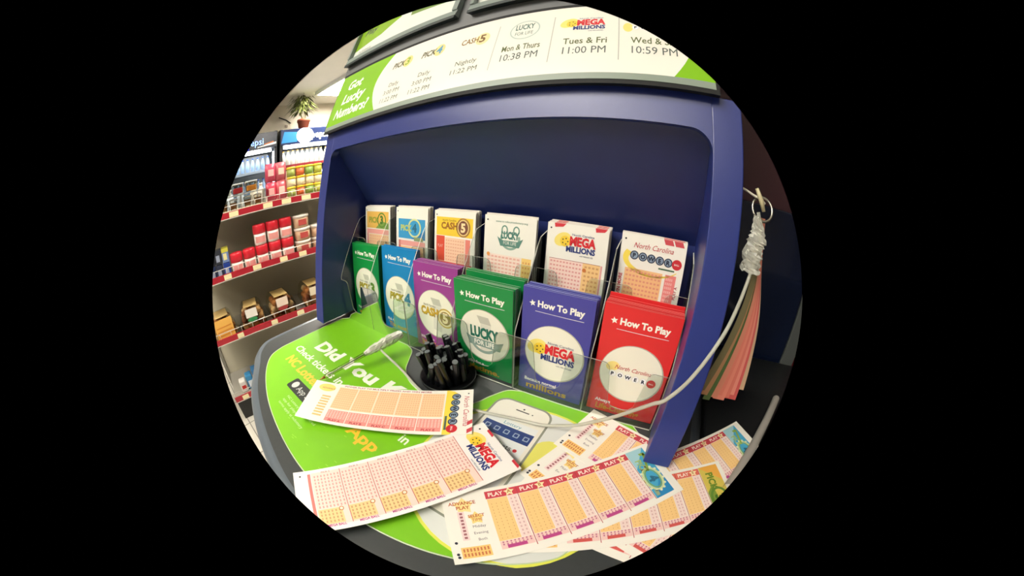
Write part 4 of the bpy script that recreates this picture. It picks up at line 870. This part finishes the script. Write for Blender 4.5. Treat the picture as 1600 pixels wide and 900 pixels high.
p = Print(); p.poly([(-38, -9), (-2, -9), (4, 4), (-38, 8)], mat('#0a14d8', .4, emit=1.6), 1); p.text('pepsi', 8, -4, 9, mat('#7aa2ff', .4, emit=2.2), 3, bold=.0); p.poly([(12, -8), (40, -5.5), (40, -2.5), (12, -6.6)], '#e8e8e8', 1); p.poly([(22, -4.9), (36, -2.7), (36, -1.2), (22, -3.6)], '#c8703a', 2)
m = MB(); p.emit(m, lambda x, y, h: (x, -32.6-h*8, 201+y)); m.build('lit_lettering', s1)
c2, s2, w2 = cooler(116, 204, 'right drink cooler with a round glowing white emblem on a blue sign', '#222e54')
m = MB(); p = Print(); p.ell(-6, 0, 13, 11, mat('#ffffff', .4, emit=9.0), 1); p.text('pepsi', 17, -4, 9, mat('#ffffff', .4, emit=7.0), 2, bold=.03)
p.emit(m, lambda x, y, h: (x, -32.6-h*8, 202+y)); m.build('lit_emblem', s2)
p = Print(); p.poly([(-42, -8), (-18, -8), (-18, 6), (-38, 8)], '#1f7fc0', 1); m = MB(); p.emit(m, lambda x, y, h: (x, -32.6-h*8, 202+y)); m.build('blue_patch', s2)
btl = empty('bottled_drink'); MB().lathe([(3.2, 0), (3.6, .4), (3.6, 13), (3.0, 15.5), (1.4, 19.5), (1.4, 20.5)], mat('#fdf6e0', .3), n=14).build('bottle', btl); MB().lathe([(1.45, 20.3), (1.45, 22), (1.2, 22.2)], mat('#e0a040', .4), n=12).build('bottle_cap', btl)
first = True
for i in range(10):
    for z in (162, 132):
        o = btl if first else copy_thing(btl); first = False
        place(o, 124.5 + i*7.6, 275, z + .1); tag(o, 'creamy bottle with orange cap in the ' + ('upper' if z == 162 else 'lower') + ' lit row of the right cooler', 'bottle', ('upper' if z == 162 else 'lower') + ' row bottles of the right cooler')
can = empty('water_bottle'); MB().lathe([(2.8, 0), (3.0, .4), (3.0, 12), (1.3, 17), (1.3, 18)], mat('#9fb4cc', .2), n=14).build('bottle', can); MB().lathe([(1.5, 18), (1.5, 19.6), (1.3, 19.8)], mat('#2a4a9a', .4), n=12).build('bottle_cap', can)
first = True
for i in range(9):
    for z in (162, 132):
        o = can if first else copy_thing(can); first = False
        place(o, 37 + i*7.9, 275, z + .1); tag(o, 'bluish bottle in the ' + ('upper' if z == 162 else 'lower') + ' row of the left cooler', 'bottle', ('upper' if z == 162 else 'lower') + ' row bottles of the left cooler')

# potted plant on the right cooler
pe_ = empty('potted_plant', gw(160, 290, 214.1), GA); pe_.scale = (1.3, 1.3, 1.3); tag(pe_, 'leafy green plant in a terracotta pot standing on the right cooler', 'potted plant')
MB().lathe([(5.2, 0), (7.4, 11), (8.2, 11), (8.2, 14), (7.2, 14), (6.8, 12.5)], mat('#b05a42', .6), n=24).build('pot', pe_); MB().lathe([(6.8, 12.2), (6.0, 12.8)], mat('#3a2a20', .9), n=20).build('soil', pe_)
lf = MB(); random.seed(9); LG = [mat(c, .5) for c in ('#515c22', '#68722e', '#3c481c', '#808850')]; LEAN = -3
for k in range(260):
    a = random.uniform(0, 2*pi); el = random.uniform(.25, 1.45); R_ = random.uniform(12, 25); base = Vector((0, 0, 13)); dir_ = Vector((cos(a)*cos(el)*.72, sin(a)*cos(el)*.72, sin(el)*1.45))
    tp_ = base + Vector((0, 0, 5)) + dir_*R_; tp_.x += LEAN; dr = Vector((cos(a), sin(a), -.9)).normalized(); side = Vector((-sin(a), cos(a), 0))
    q = [tp_ - dr*2 + side*.0, tp_ + side*1.3 + dr*2.2, tp_ + dr*8.5, tp_ - side*1.3 + dr*2.2]; lf.add(q, [[0, 1, 2, 3]], random.choice(LG))
lf.build('foliage', pe_)
st = MB()
for k in range(12):
    a = k*.52; st.tube([(2*cos(a), 2*sin(a), 12.5), (4*cos(a)-1, 4*sin(a), 24), (9*cos(a)+LEAN, 9*sin(a), 36)], .3, mat('#a8a870', .6), n=5)
st.build('stem', pe_)
m = MB(); m.tube([(0, 0, 6), (14, 0, 0), (22, 0, -6)], .9, mat('#24221e', .5), n=8); o = m.build('dark_rod'); place(o, 128, 338.6, 244); tag(o, 'slanting black rod fixed on the cream wall left of the plant', 'rod')
o = MB().box((139.5, 337, 232), (144.5, 339.8, 236), mat('#b8a898', .5), .3).build('wall_socket'); place(o, 0, 0, 0); tag(o, 'small beige box on the cream wall below the black rod', 'wall box')
